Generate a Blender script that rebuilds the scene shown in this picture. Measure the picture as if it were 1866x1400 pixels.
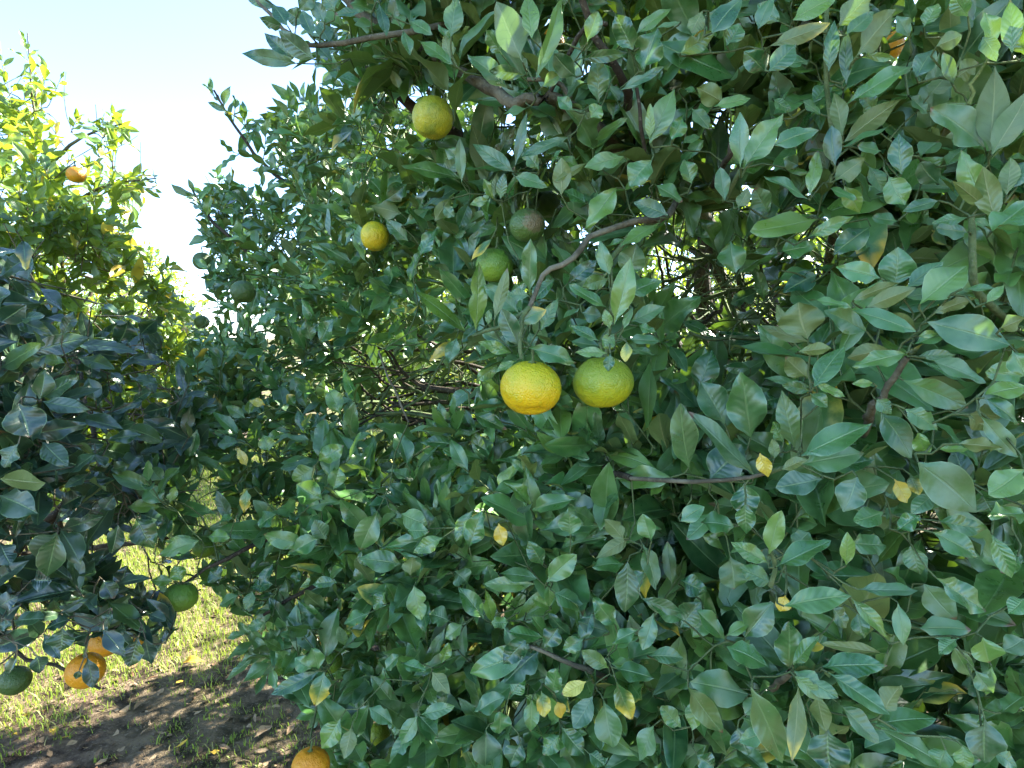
import bpy, math, random
import numpy as np
from mathutils import Vector, noise as mnoise
from mathutils.bvhtree import BVHTree

random.seed(7); rng = np.random.default_rng(7)
for o in list(bpy.data.objects): bpy.data.objects.remove(o)
scene = bpy.context.scene
COL = scene.collection

# ------------------------------------------------------------------ camera
CAM = np.array([0.0, 0.0, 1.5]); FPX = 1112.0; PITCH = math.atan(85.0/FPX)
cd = bpy.data.cameras.new('camera'); cam = bpy.data.objects.new('camera', cd); COL.objects.link(cam)
cam.location = CAM; cam.rotation_euler = (math.radians(90)-PITCH, 0, 0)
cd.sensor_width = 36; cd.lens = FPX/1866*36; cd.clip_start = 0.02; cd.clip_end = 2000
scene.camera = cam
# ------------------------------------------------------------------ sky, sun, exposure
SUN_AZ = math.radians(50)      # to the right of the view direction (+Y)
SUN_EL = math.radians(38)
world = bpy.data.worlds.new('World'); scene.world = world; world.use_nodes = True
wn = world.node_tree; bg = wn.nodes['Background']
sky = wn.nodes.new('ShaderNodeTexSky'); sky.sky_type = 'NISHITA'; sky.sun_disc = False
sky.sun_elevation = SUN_EL; sky.sun_rotation = SUN_AZ
sky.air_density = 0.72; sky.dust_density = 0.2; sky.ozone_density = 2.4; sky.altitude = 100
wn.links.new(sky.outputs[0], bg.inputs[0]); bg.inputs[1].default_value = 0.118
sd = bpy.data.lights.new('sun', 'SUN'); sd.energy = 5.0; sd.angle = math.radians(0.5); sd.color = (1.0, 0.95, 0.86)
sun = bpy.data.objects.new('sun', sd); COL.objects.link(sun)
sdir = Vector((math.sin(SUN_AZ)*math.cos(SUN_EL), math.cos(SUN_AZ)*math.cos(SUN_EL), math.sin(SUN_EL)))
sun.rotation_euler = sdir.to_track_quat('Z', 'Y').to_euler(); sun.location = (6, 6, 8)
scene.view_settings.view_transform = 'Standard'; scene.view_settings.look = 'None'
scene.view_settings.gamma = 1; scene.view_settings.use_curve_mapping = False
scene.view_settings.exposure = 2.78

# ------------------------------------------------------------------ helpers
FW = np.array([0, math.cos(PITCH), -math.sin(PITCH)]); RT = np.array([1.0, 0, 0]); UPV = np.cross(RT, FW)
def P(px, py, d):
    """a point of the place seen at (px,py) of the photograph, d metres ahead"""
    px = np.asarray(px, float); py = np.asarray(py, float); d = np.asarray(d, float)
    return (CAM + d[..., None]*FW + ((px-933)/FPX*d)[..., None]*RT - ((py-700)/FPX*d)[..., None]*UPV)
def proj(p):
    q = np.asarray(p) - CAM; d = q @ FW; dd = np.where(d > 0.05, d, 0.05)
    return 933 + (q @ RT)/dd*FPX, 700 - (q @ UPV)/dd*FPX, d
def nrm(v): return v/np.maximum(np.linalg.norm(v, axis=-1, keepdims=True), 1e-9)

def tag(o, label=None, cat=None, group=None, kind=None):
    if label: o['label'] = label
    if cat: o['category'] = cat
    if group: o['group'] = group
    if kind: o['kind'] = kind
    return o
def empty(name, loc, parent=None):
    o = bpy.data.objects.new(name, None); o.empty_display_size = .1; o.location = loc
    if parent: o.parent = parent
    COL.objects.link(o); return o
def mesh_obj(name, V, Fs, mat, parent=None, loc=(0, 0, 0), smooth=True, attrs=None):
    """V (n,3); Fs: (m,4) or (m,3) index array"""
    me = bpy.data.meshes.new(name); V = np.asarray(V, np.float32); Fs = np.asarray(Fs, np.int32)
    n, k = Fs.shape
    me.vertices.add(len(V)); me.vertices.foreach_set('co', V.ravel())
    me.loops.add(n*k); me.loops.foreach_set('vertex_index', Fs.ravel())
    me.polygons.add(n); me.polygons.foreach_set('loop_start', np.arange(0, n*k, k, dtype=np.int32))
    me.polygons.foreach_set('use_smooth', np.full(n, smooth))
    if attrs:
        for an, (ty, arr) in attrs.items():
            a = me.attributes.new(an, ty, 'POINT')
            a.data.foreach_set('vector' if ty == 'FLOAT_VECTOR' else 'color', np.asarray(arr, np.float32).ravel())
    me.update(calc_edges=True); me.validate()
    me.materials.append(mat)
    o = bpy.data.objects.new(name, me); o.location = loc
    if parent: o.parent = parent
    COL.objects.link(o); return o

# ------------------------------------------------------------------ node helpers
class NT:
    def __init__(s, name):
        s.m = bpy.data.materials.new(name); s.m.use_nodes = True; s.t = s.m.node_tree
        s.t.nodes.clear(); s.out = s.t.nodes.new('ShaderNodeOutputMaterial')
    def n(s, ty, **kw):
        nd = s.t.nodes.new(ty)
        for k, v in kw.items(): setattr(nd, k, v)
        return nd
    def put(s, sock, v):
        if isinstance(v, bpy.types.NodeSocket): s.t.links.new(v, sock)
        elif v is not None: sock.default_value = v
    def math(s, op, a, b=None, c=None, clamp=False):
        nd = s.n('ShaderNodeMath', operation=op, use_clamp=clamp)
        s.put(nd.inputs[0], a); s.put(nd.inputs[1], b)
        if c is not None: s.put(nd.inputs[2], c)
        return nd.outputs[0]
    def mix(s, f, a, b, blend='MIX'):
        nd = s.n('ShaderNodeMix', data_type='RGBA', blend_type=blend)
        s.put(nd.inputs[0], f)
        s.put(nd.inputs[6], a if not isinstance(a, tuple) else (*a, 1)[:4]); s.put(nd.inputs[7], b if not isinstance(b, tuple) else (*b, 1)[:4])
        return nd.outputs[2]
    def ss(s, v, a, b, lo=0.0, hi=1.0):
        nd = s.n('ShaderNodeMapRange', interpolation_type='SMOOTHSTEP'); s.put(nd.inputs[0], v)
        nd.inputs[1].default_value = a; nd.inputs[2].default_value = b; nd.inputs[3].default_value = lo; nd.inputs[4].default_value = hi
        return nd.outputs[0]
    def noise(s, vec, scale, detail=3, rough=.55):
        nd = s.n('ShaderNodeTexNoise'); s.put(nd.inputs['Vector'], vec); nd.inputs['Scale'].default_value = scale
        nd.inputs['Detail'].default_value = detail; nd.inputs['Roughness'].default_value = rough
        return nd.outputs[0]
    def pos(s): return s.n('ShaderNodeNewGeometry').outputs['Position']
    def bump(s, h, strength, dist):
        nd = s.n('ShaderNodeBump'); s.put(nd.inputs['Height'], h); nd.inputs['Strength'].default_value = strength
        nd.inputs['Distance'].default_value = dist; return nd.outputs[0]
    def bsdf(s, col, rough, spec=.5, normal=None, **kw):
        nd = s.n('ShaderNodeBsdfPrincipled'); s.put(nd.inputs['Base Color'], col if not isinstance(col, tuple) else (*col, 1)[:4])
        s.put(nd.inputs['Roughness'], rough); nd.inputs['Specular IOR Level'].default_value = spec
        if normal is not None: s.put(nd.inputs['Normal'], normal)
        for k, v in kw.items(): nd.inputs[k.replace('_', ' ')].default_value = v
        return nd.outputs[0]
    def finish(s, sh): s.t.links.new(sh, s.out.inputs[0]); return s.m

def leaf_material(name, dark, light, trans, tcolor, dustk=.5):
    t = NT(name)
    co = t.n('ShaderNodeAttribute', attribute_name='leafco'); sep = t.n('ShaderNodeSeparateXYZ'); t.put(sep.inputs[0], co.outputs['Vector'])
    u, v, r = sep.outputs
    ti = t.n('ShaderNodeAttribute', attribute_name='tint'); sc = t.n('ShaderNodeSeparateColor'); t.put(sc.inputs[0], ti.outputs['Color'])
    R, G, B = sc.outputs[0], sc.outputs[1], sc.outputs[2]; A = ti.outputs['Alpha']
    pos = t.pos()
    av = t.math('ABSOLUTE', v)
    rib = t.ss(av, 0.02, 0.085, 1, 0)
    jitter = t.math('MULTIPLY', t.noise(pos, 60, 2), 0.10)
    ph = t.math('MULTIPLY', t.math('ADD', t.math('SUBTRACT', u, t.math('MULTIPLY', t.math('POWER', av, .8), .17)), jitter), 8.0)
    fr = t.math('ABSOLUTE', t.math('SUBTRACT', t.math('FRACT', ph), 0.5))
    vein = t.math('MULTIPLY', t.ss(fr, 0.0, 0.13, 1, 0), t.ss(av, 0.55, 0.95, 1, 0))
    quilt = t.ss(fr, 0.0, .5)
    n1 = t.noise(pos, 45, 4); n2 = t.noise(pos, 190, 3); n3 = t.noise(pos, 14, 3)
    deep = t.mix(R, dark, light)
    top = t.mix(G, deep, (0.150, 0.275, 0.034))
    top = t.mix(t.math('MULTIPLY', t.ss(n1, .40, .72), .35), top, (light[0]*1.9, light[1]*1.35, light[2]*1.2))
    top = t.mix(t.math('MULTIPLY', t.ss(n3, .50, .7), .4), top, dark)
    top = t.mix(t.math('MULTIPLY', t.math('MULTIPLY', vein, t.ss(n1, .35, .6)), .10), top, (0.14, 0.25, 0.09))
    top = t.mix(t.math('MULTIPLY', rib, .6), top, (0.20, 0.33, 0.11))
    top = t.mix(t.math('MULTIPLY', t.ss(av, .93, .99), .6), top, (0.22, 0.36, 0.13))
    # dust and pale scale spots
    dust = t.math('MULTIPLY', A, t.ss(n1, .38, .62), clamp=True)
    top = t.mix(t.math('MULTIPLY', dust, dustk), top, (0.17, 0.25, 0.18))
    spot = t.math('MULTIPLY', t.ss(n2, .67, .73), t.ss(t.noise(pos, 22, 1), .50, .64))
    top = t.mix(t.math('MULTIPLY', spot, .35), top, (0.36, 0.40, 0.24))
    under = t.mix(R, (0.095, 0.165, 0.050), (0.165, 0.235, 0.050))
    under = t.mix(t.math('MULTIPLY', vein, .35), under, (0.085, 0.14, 0.035))
    under = t.mix(t.math('MULTIPLY', rib, .7), under, (0.27, 0.33, 0.13))
    bf = t.n('ShaderNodeNewGeometry').outputs['Backfacing']
    col = t.mix(bf, top, under)
    # yellowing: grows from the tip and the margin
    ym = t.math('ADD', t.math('ADD', t.math('MULTIPLY', u, .75), t.math('MULTIPLY', av, .30)), t.math('MULTIPLY', t.math('SUBTRACT', n1, .5), .9))
    th = t.math('SUBTRACT', 1.35, t.math('MULTIPLY', B, 1.6))
    yk = t.ss(t.math('SUBTRACT', ym, th), -.22, .26)
    ycol = t.mix(t.ss(n3, .4, .65), (0.66, 0.46, 0.035), (0.60, 0.56, 0.085))
    yk = t.math('MULTIPLY', yk, t.ss(B, .02, .1))
    col = t.mix(yk, col, ycol)
    br = t.math('MULTIPLY', t.ss(t.math('ADD', u, t.math('MULTIPLY', n1, .35)), 1.10, 1.17), t.ss(r, .80, .84))
    col = t.mix(br, col, (0.16, 0.09, 0.04))
    h = t.math('ADD', t.math('MULTIPLY', t.math('MULTIPLY', quilt, t.ss(n3, .35, .6)), .30), t.math('ADD', t.math('MULTIPLY', n1, .7), t.math('MULTIPLY', rib, -.6)))
    nor = t.bump(h, .55, .0016)
    rough = t.math('ADD', t.math('MULTIPLY', bf, .22), t.math('ADD', .13, t.math('MULTIPLY', t.math('ADD', t.math('MULTIPLY', n1, .34), t.math('MULTIPLY', A, .16)), 1.0)))
    pb = t.bsdf(col, rough, .98, nor)
    tr = t.n('ShaderNodeBsdfTranslucent')
    tcol = t.mix(yk, t.mix(t.math('MULTIPLY', vein, .5), tcolor, (tcolor[0]*.55, tcolor[1]*.62, tcolor[2]*.8)), (0.85, 0.62, 0.06))
    t.put(tr.inputs[0], tcol)
    mx = t.n('ShaderNodeMixShader'); mx.inputs[0].default_value = trans
    t.put(mx.inputs[1], pb); t.put(mx.inputs[2], tr.outputs[0])
    return t.finish(mx.outputs[0])

def bark_material(name, c1, c2, sc=1.0):
    t = NT(name); pos = t.pos()
    n1 = t.noise(pos, 30*sc, 5, .65); n2 = t.noise(pos, 190*sc, 4, .6)
    col = t.mix(t.ss(n1, .35, .65), c1, c2)
    col = t.mix(t.math('MULTIPLY', t.ss(n2, .56, .72), .6), col, (0.30, 0.27, 0.19))
    h = t.math('ADD', n1, t.math('MULTIPLY', n2, .7))
    return t.finish(t.bsdf(col, .82, .25, t.bump(h, .8, .004)))

def fruit_material(name, top, bottom, patch, amount, scar=0.0, blend=(-.35, .25)):
    """object space: z up through the stem"""
    t = NT(name); tc = t.n('ShaderNodeTexCoord').outputs['Object']; s = t.n('ShaderNodeSeparateXYZ'); t.put(s.inputs[0], tc)
    vo = t.n('ShaderNodeTexVoronoi', feature='SMOOTH_F1'); t.put(vo.inputs['Vector'], tc); vo.inputs['Scale'].default_value = 560
    n1 = t.noise(tc, 34, 3); n2 = t.noise(tc, 300, 3); n3 = t.noise(tc, 110, 3)
    z = t.math('ADD', t.math('MULTIPLY', s.outputs[2], 28.0), t.math('MULTIPLY', t.math('SUBTRACT', n1, .5), 1.6))
    col = t.mix(t.ss(z, blend[0]*2, blend[1]*2), bottom, top)
    col = t.mix(t.math('MULTIPLY', t.ss(n1, .52, .70), amount), col, patch)
    col = t.mix(t.math('MULTIPLY', t.ss(n3, .56, .70), .30), col, patch)
    pore = t.ss(vo.outputs[0], -.1, .6)
    col = t.mix(t.math('MULTIPLY', t.math('SUBTRACT', 1.0, pore), .04), col, (bottom[0]*.55, bottom[1]*.6, bottom[2]*.5))
    if scar > 0:
        sx = t.math('ADD', s.outputs[0], -.010); sz = t.math('ADD', s.outputs[2], -.004)
        rr = t.math('SQRT', t.math('ADD', t.math('MULTIPLY', sx, sx), t.math('MULTIPLY', sz, sz)))
        m = t.math('MULTIPLY', t.ss(t.math('ADD', rr, t.math('MULTIPLY', t.math('SUBTRACT', n3, .5), .03)), .010, .020, 1, 0), scar)
        m = t.math('MULTIPLY', m, t.ss(s.outputs[1], -.002, .002, 1, 0))
        col = t.mix(m, col, (0.24, 0.17, 0.09))
    h = t.math('ADD', t.math('MULTIPLY', pore, .55), t.math('ADD', t.math('MULTIPLY', n3, 2.2), t.math('MULTIPLY', n1, 2.5)))
    return t.finish(t.bsdf(col, t.math('ADD', .30, t.math('MULTIPLY', n2, .16)), .5, t.bump(h, .8, .0015), Subsurface_Weight=.06, Subsurface_Scale=.01))

def soil_material():
    t = NT('orchard soil'); pos = t.pos()
    n1 = t.noise(pos, 1.1, 4); n2 = t.noise(pos, 9, 6, .65); n3 = t.noise(pos, 70, 4, .65); n4 = t.noise(pos, .3, 3)
    col = t.mix(t.ss(n2, .35, .65), (0.036, 0.024, 0.017), (0.22, 0.155, 0.105))
    col = t.mix(t.math('MULTIPLY', t.ss(n3, .55, .68), .7), col, (0.30, 0.235, 0.165))
    col = t.mix(t.math('MULTIPLY', t.ss(n3, .30, .42, 1, 0), .6), col, (0.035, 0.024, 0.018))
    vo = t.n('ShaderNodeTexVoronoi'); t.put(vo.inputs['Vector'], pos); vo.inputs['Scale'].default_value = 28
    lit = t.math('MULTIPLY', t.ss(vo.outputs[0], .18, .30, 1, 0), t.ss(n2, .48, .6))
    col = t.mix(t.math('MULTIPLY', lit, .6), col, (0.26, 0.17, 0.09))
    sx = t.n('ShaderNodeSeparateXYZ'); t.put(sx.inputs[0], pos)
    far = t.ss(sx.outputs[1], 3.6, 8)
    g = t.math('MULTIPLY', t.ss(t.math('ADD', n1, t.math('MULTIPLY', n2, .4)), .55, .85), t.math('ADD', .15, t.math('MULTIPLY', far, .6)))
    col = t.mix(g, col, (0.14, 0.17, 0.04))
    h = t.math('ADD', t.math('MULTIPLY', n2, 1.0), t.math('MULTIPLY', n3, .6))
    return t.finish(t.bsdf(col, .95, .15, t.bump(h, 1.0, .03)))

def blade_material():
    t = NT('grass blade'); a = t.n('ShaderNodeAttribute', attribute_name='tint'); s = t.n('ShaderNodeSeparateColor'); t.put(s.inputs[0], a.outputs['Color'])
    col = t.mix(s.outputs[0], (0.12, 0.20, 0.025), (0.32, 0.40, 0.06))
    col = t.mix(s.outputs[1], col, (0.42, 0.34, 0.17))
    pb = t.bsdf(col, .5, .35)
    tr = t.n('ShaderNodeBsdfTranslucent'); t.put(tr.inputs[0], t.mix(s.outputs[1], (0.36, 0.46, 0.05), (0.5, 0.4, 0.2)))
    mx = t.n('ShaderNodeMixShader'); mx.inputs[0].default_value = .38; t.put(mx.inputs[1], pb); t.put(mx.inputs[2], tr.outputs[0])
    return t.finish(mx.outputs[0])

M_LEAF = leaf_material('citrus leaf', (0.009, 0.070, 0.022), (0.085, 0.255, 0.056), .12, (0.22, 0.40, 0.03))
M_LEAF_SHADED = leaf_material('citrus leaf painted shaded', (0.012, 0.046, 0.028), (0.026, 0.080, 0.036), .12, (0.12, 0.22, 0.02), .35)  # same leaf, with the shade on the left tree put into darker colours
M_LEAF_SUNLIT = leaf_material('citrus leaf painted sunlit', (0.028, 0.090, 0.026), (0.085, 0.19, 0.032), .34, (0.42, 0.55, 0.03))  # same leaf, with the backlit sun glow put into its colours and translucency
M_BARK = bark_material('grey brown bark', (0.080, 0.070, 0.040), (0.20, 0.18, 0.11))
M_DARKBARK = bark_material('dark limb bark', (0.036, 0.028, 0.018), (0.085, 0.068, 0.042))
M_TWIG = bark_material('green twig', (0.075, 0.12, 0.040), (0.15, 0.20, 0.075), 2)
M_SOIL = soil_material(); M_BLADE = blade_material()
M_CALYX = bark_material('fruit calyx', (0.10, 0.15, 0.04), (0.20, 0.25, 0.08), 2)

# ------------------------------------------------------------------ ground
G = 300
s = np.linspace(-1, 1, G); w = np.sign(s)*(np.abs(s)*6 + np.abs(s)**7*600)
gx, gy = np.meshgrid(w-0.5, w+4.0); gz = np.zeros_like(gx)
def gh(x, y):
    v = Vector((x, y, 0))
    return (.035*mnoise.noise(v*.9) + .014*mnoise.noise(v*3.1)) + .010*mnoise.noise(v*9) + .009*mnoise.noise(v*23)
flat = [gh(a, b) if abs(a) < 14 and abs(b) < 16 else 0.0 for a, b in zip(gx.ravel(), gy.ravel())]
GV = np.stack([gx.ravel(), gy.ravel(), flat], 1)
ii = (np.arange(G-1)[:, None]*G + np.arange(G-1)).ravel()
ground = mesh_obj('ground', GV, np.stack([ii, ii+1, ii+G+1, ii+G], 1), M_SOIL)
tag(ground, 'bare brown orchard soil between the citrus trees', kind='structure')

# ------------------------------------------------------------------ leaf blades
def leaf_grid(nu, nv, wr, fold, curl, twist, wave, seed, bite=0.0):
    """unit leaf along +y, +z is the upper face; returns verts, uv"""
    r = random.Random(seed)
    us = np.linspace(0, 1, nu+1); us = us**.9; vs = np.linspace(-1, 1, nv+1)
    U, Vv = np.meshgrid(us, vs, indexing='ij')
    t = np.clip((U-.075)/.925, 0, 1)
    a, b = r.uniform(.70, .98), r.uniform(.85, 1.25)
    prof = (t**a)*((1-t)**b); prof = prof/(((a/(a+b))**a)*((b/(a+b))**b))
    hw = np.maximum(prof*wr*.5, 0.011*(U < .1) + 0.0005)
    ser = 1 + .018*np.sin(U*r.uniform(30, 44)+r.uniform(0, 6))*np.abs(Vv) + .045*np.sin(U*r.uniform(7, 13)+r.uniform(0, 6))*Vv
    if bite > 0:
        bu = r.uniform(.4, .8); sg = r.choice((-1, 1)); ser = ser*(1 - bite*np.exp(-((U-bu)/.07)**2)*(Vv*sg > .4))
    x = hw*Vv*ser
    y = U.copy()
    p1, p2 = r.uniform(0, 6), r.uniform(0, 6)
    zl = -curl*t**2*.5 + curl*.12*t
    z = np.abs(x)*math.tan(fold)*np.clip(1.2-np.abs(Vv)*.35, 0, 2)
    z += wave*np.sin(U*r.uniform(8, 14)+p1+np.sign(Vv)*p2)*np.abs(Vv)**1.5*wr*.25*(prof > .1)
    z += wave*.22*wr*np.abs(Vv)*(1-np.abs(Vv))*np.sin((U-.17*np.abs(Vv))*8*2*math.pi)*.14
    y -= curl*curl*.3*t**2
    side = r.uniform(-.05, .05); x = x + side*np.sin(math.pi*t)
    an = twist*t; ca, sa = np.cos(an), np.sin(an)
    x, z = x*ca - z*sa*.5, z*ca + x*sa
    V = np.stack([x.ravel(), y.ravel(), z.ravel(), zl.ravel()], 1)
    k = (np.arange(nu)[:, None]*(nv+1) + np.arange(nv)).ravel()
    F = np.stack([k, k+1, k+nv+2, k+nv+1], 1)
    return V, F, np.stack([U.ravel(), Vv.ravel()], 1)
QUAL = {2: (12, 8), 1: (9, 4), 0: (4, 2)}
TPL = {}
for q, cnt in ((2, 40), (1, 36), (0, 16)):
    TPL[q] = []
    for k in range(cnt):
        r = random.Random(100*q+k)
        if q == 2 and k < 20:      # calm, well-opened blades for the leaves placed one by one
            TPL[q].append(leaf_grid(*QUAL[q], 1.0, r.uniform(.08, .38), r.uniform(-.05, .30), r.uniform(-.3, .3), r.uniform(.2, .7), 100*q+k, r.choice((0, 0, 0, 0, .4)))); continue
        TPL[q].append(leaf_grid(*QUAL[q], 1.0, r.uniform(.12, .75), r.uniform(-.08, .60), r.uniform(-.6, .6), r.uniform(.2, .8), 100*q+k, r.choice((0, 0, 0, 0, 0, 0, .4))))
FACES = {q: TPL[q][0][1] for q in TPL}

class Leaves:
    def __init__(s): s.rows = []          # (q, tpl, pos3, xaxis3, yaxis3, zaxis3, length, width, tint4)
    def add(s, q, pos, ydir, ndir, length, width, tint, calm=False):
        s.rows.append((q, random.randrange(20 if calm else len(TPL[q])), pos, ydir, ndir, length, width, tint))
    def arrays(s):
        s.q = np.array([r[0] for r in s.rows]); s.t = np.array([r[1] for r in s.rows])
        s.p = np.array([r[2] for r in s.rows]); s.y = nrm(np.array([r[3] for r in s.rows]))
        n = np.array([r[4] for r in s.rows]); n = nrm(n - (n*s.y).sum(1, keepdims=True)*s.y)
        s.z = n; s.x = np.cross(s.y, s.z)
        s.L = np.array([r[5] for r in s.rows]); s.W = np.array([r[6] for r in s.rows]); s.c = np.array([r[7] for r in s.rows])
    def geo(s, idx):
        """world verts, faces, leafco, tint of the given leaf indices"""
        Vs, Fs, Cs, Ts = [], [], [], []; off = 0
        for q in TPL:
            for t in range(len(TPL[q])):
                k = idx[(s.q[idx] == q) & (s.t[idx] == t)]
                if len(k) == 0: continue
                V, F, uv = TPL[q][t]; nv = len(V)
                w = (s.p[k][:, None, :] + V[None, :, 0:1]*(s.W[k])[:, None, None]*s.x[k][:, None, :]
                     + V[None, :, 1:2]*s.L[k][:, None, None]*s.y[k][:, None, :]
                     + (V[None, :, 2:3]*s.W[k][:, None, None] + V[None, :, 3:4]*s.L[k][:, None, None])*s.z[k][:, None, :])
                Vs.append(w.reshape(-1, 3)); Fs.append((F[None] + (off + np.arange(len(k))*nv)[:, None, None]).reshape(-1, 4))
                c = np.zeros((len(k), nv, 3)); c[:, :, :2] = uv[None]; c[:, :, 2] = rng.random(len(k))[:, None]
                Cs.append(c.reshape(-1, 3)); Ts.append(np.repeat(s.c[k][:, None, :], nv, 1).reshape(-1, 4)); off += len(k)*nv
        return np.concatenate(Vs), np.concatenate(Fs), np.concatenate(Cs), np.concatenate(Ts)

# ------------------------------------------------------------------ branches
class Tubes:
    def __init__(s): s.V = []; s.F = []; s.n = 0
    def add(s, pts, rad, sides=5, knob=0.0):
        pts = np.asarray(pts, float); n = len(pts); rad = np.asarray(rad, float)
        if rad.ndim == 0: rad = np.full(n, rad)
        tan = np.gradient(pts, axis=0); tan = nrm(tan)
        ref = np.array([0, 0, 1.0]) if abs(tan[0][2]) < .8 else np.array([1.0, 0, 0])
        a = nrm(np.cross(tan, ref)); b = np.cross(tan, a)
        th = np.linspace(0, 2*math.pi, sides, endpoint=False)
        rr = rad[:, None]*(1 + knob*(rng.random((n, sides))-.5))
        ring = pts[:, None, :] + rr[..., None]*(np.cos(th)[None, :, None]*a[:, None, :] + np.sin(th)[None, :, None]*b[:, None, :])
        s.V.append(ring.reshape(-1, 3))
        i = np.arange(n-1)[:, None]*sides; j = np.arange(sides)[None, :]; j2 = (j+1) % sides
        s.F.append((np.stack([i+j, i+j2, i+sides+j2, i+sides+j], -1).reshape(-1, 4) + s.n)); s.n += n*sides
    def obj(s, name, mat, parent, base):
        return mesh_obj(name, np.concatenate(s.V)-np.asarray(base), np.concatenate(s.F), mat, parent)
def smooth_path(ctrl, n):
    c = np.asarray(ctrl, float); m = len(c)
    if m == 2: c = np.array([c[0], (c[0]+c[1])/2, c[1]]); m = 3
    e = np.concatenate([[2*c[0]-c[1]], c, [2*c[-1]-c[-2]]]); out = []
    for k in np.linspace(0, m-1-1e-6, n):
        i = int(k); t = k-i; p0, p1, p2, p3 = e[i], e[i+1], e[i+2], e[i+3]
        out.append(.5*((2*p1)+(-p0+p2)*t+(2*p0-5*p1+4*p2-p3)*t*t+(-p0+3*p1-3*p2+p3)*t**3))
    return np.array(out)

class Tree:
    def __init__(s, name, base, label, cat='tree', group=None):
        s.base = np.array(base, float); s.root = empty(name, tuple(base)); tag(s.root, label, cat, group)
        s.leaves = Leaves(); s.twigs = Tubes(); s.skel = []
    def branch(s, ctrl, r0, r1, name='branch', mat=None, sides=8, n=None, wob=.012):
        L = np.linalg.norm(np.diff(np.asarray(ctrl), axis=0), axis=1).sum(); n = n or max(6, int(L/.045))
        p = smooth_path(ctrl, n); w = rng.normal(0, wob, p.shape)*np.sin(np.linspace(0, math.pi, n))[:, None]*.5; p = p + w
        tb = Tubes(); tb.add(p, np.linspace(r0, r1, n), sides, .22); o = tb.obj(name, mat or M_BARK, s.root, s.base)
        s.skel.append(p); return p
    def skel_done(s): s.pend = []
    def connect(s, p, r=.0014, maxl=.6, sag=.02, ax=None):
        s.pend.append((np.array(p, float), r, maxl, ax))
    def grow_twigs(s):
        """every waiting shoot joins the nearest wood, which may be a twig laid before it, so the wood forks like a tree"""
        sk = np.concatenate(s.skel); cap = len(sk)+len(s.pend)*5+10; N = np.zeros((cap, 3), np.float32); N[:len(sk)] = sk; m = len(sk)
        ps = np.array([q[0] for q in s.pend]); dist = np.array([np.min(((sk[::2]-p)**2).sum(1)) for p in ps]); 
        for i in np.argsort(dist):
            p, r, maxl, ax = s.pend[i]; pd = (p-CAM)@FW; nd = (N[:m]-CAM)@FW; d2 = ((N[:m]-p)**2).sum(1); cost = d2 + np.maximum(pd+.01-nd, 0)**2*9; k = int(np.argmin(cost)); q = N[k].astype(float); L = math.sqrt(d2[k])
            if L < .006: continue
            if L > maxl: q = p + (q-p)*maxl/L; L = maxl
            away = nrm(p-CAM)
            m1 = p + (-nrm(np.asarray(ax))*.30*L + away*.2*L if ax is not None else away*.2*L) + rng.normal(0, .04, 3)*L
            m2 = (p+q*2)/3 + away*.26*L + rng.normal(0, .06, 3)*L
            n = 4 if L < .12 else 7
            path = smooth_path([p, m1*.5+(p*2+q)/3*.5, m2, q], n); s.twigs.add(path, np.linspace(r, r*(1.15+min(L, .4)*2.2), n), 4)
            for z in path[1:-1:2 if n > 4 else 1]: 
                if m < cap: N[m] = z; m += 1

# pixel-guided layout of where foliage stands in space
def idw(cp):
    cp = np.array(cp, float)
    def f(x, y):
        x = np.atleast_1d(x); y = np.atleast_1d(y)
        d2 = (x[:, None]-cp[:, 0])**2 + (y[:, None]-cp[:, 1])**2 + 900
        w = 1/d2**1.6; return (w*cp[:, 2]).sum(1)/w.sum(1)
    return f
def inpoly(x, y, poly):
    x = np.atleast_1d(x); y = np.atleast_1d(y); c = np.zeros(x.shape, bool); n = len(poly); j = n-1
    for i in range(n):
        xi, yi = poly[i]; xj, yj = poly[j]
        c ^= ((yi > y) != (yj > y)) & (x < (xj-xi)*(y-yi)/((yj-yi) or 1e-9)+xi); j = i
    return c
# ------------------------------------------------------------------ the big tangerine tree
MAIN_D = idw([(1866, 480, .55), (1866, 900, .56), (1866, 1400, .60), (1866, 0, .60), (1550, 600, .60), (1500, 950, .60), (1500, 1300, .62),
              (1450, 250, .66), (1400, 30, .62), (1250, 900, .72), (1250, 1200, .75), (1300, 560, .95), (1100, 620, .76), (1130, 480, .80), (950, 600, .78),
              (1000, 900, .84), (1000, 1300, .85), (820, 1000, .98), (800, 1300, 1.0), (640, 1330, 1.05), (640, 900, 1.15), (640, 650, 1.35),
              (700, 450, 1.25), (850, 380, 1.0), (1000, 60, .72), (1000, 300, .82), (820, 60, .74), (680, 60, .80), (700, 230, 1.2), (540, 60, .8),
              (560, 260, 1.7), (450, 240, 1.85), (400, 420, 1.9), (400, 560, 1.8), (520, 500, 1.6), (500, 700, 1.5), (420, 700, 1.5),
              (480, 850, 1.3), (330, 900, 1.15), (380, 1020, 1.2), (480, 1100, 1.3), (560, 1200, 1.1), (330, 780, 1.3), (1200, 300, .75), (770, 720, 1.25)])
MAIN_POLY = [(630, -80), (640, 30), (620, 90), (650, 130), (655, 190), (600, 225), (560, 205), (500, 200), (470, 215), (490, 270), (520, 300), (545, 345),
             (560, 375), (500, 385), (440, 330), (415, 325), (350, 350), (375, 420), (385, 470), (375, 520), (385, 560), (405, 600), (345, 620), (325, 700), (320, 760), (300, 800),
             (250, 850), (250, 900), (310, 960), (290, 1010), (345, 1040), (400, 1100), (450, 1130), (500, 1180), (500, 1250), (570, 1290), (590, 1340), (600, 1480), (1990, 1480), (1990, -80)]
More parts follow.
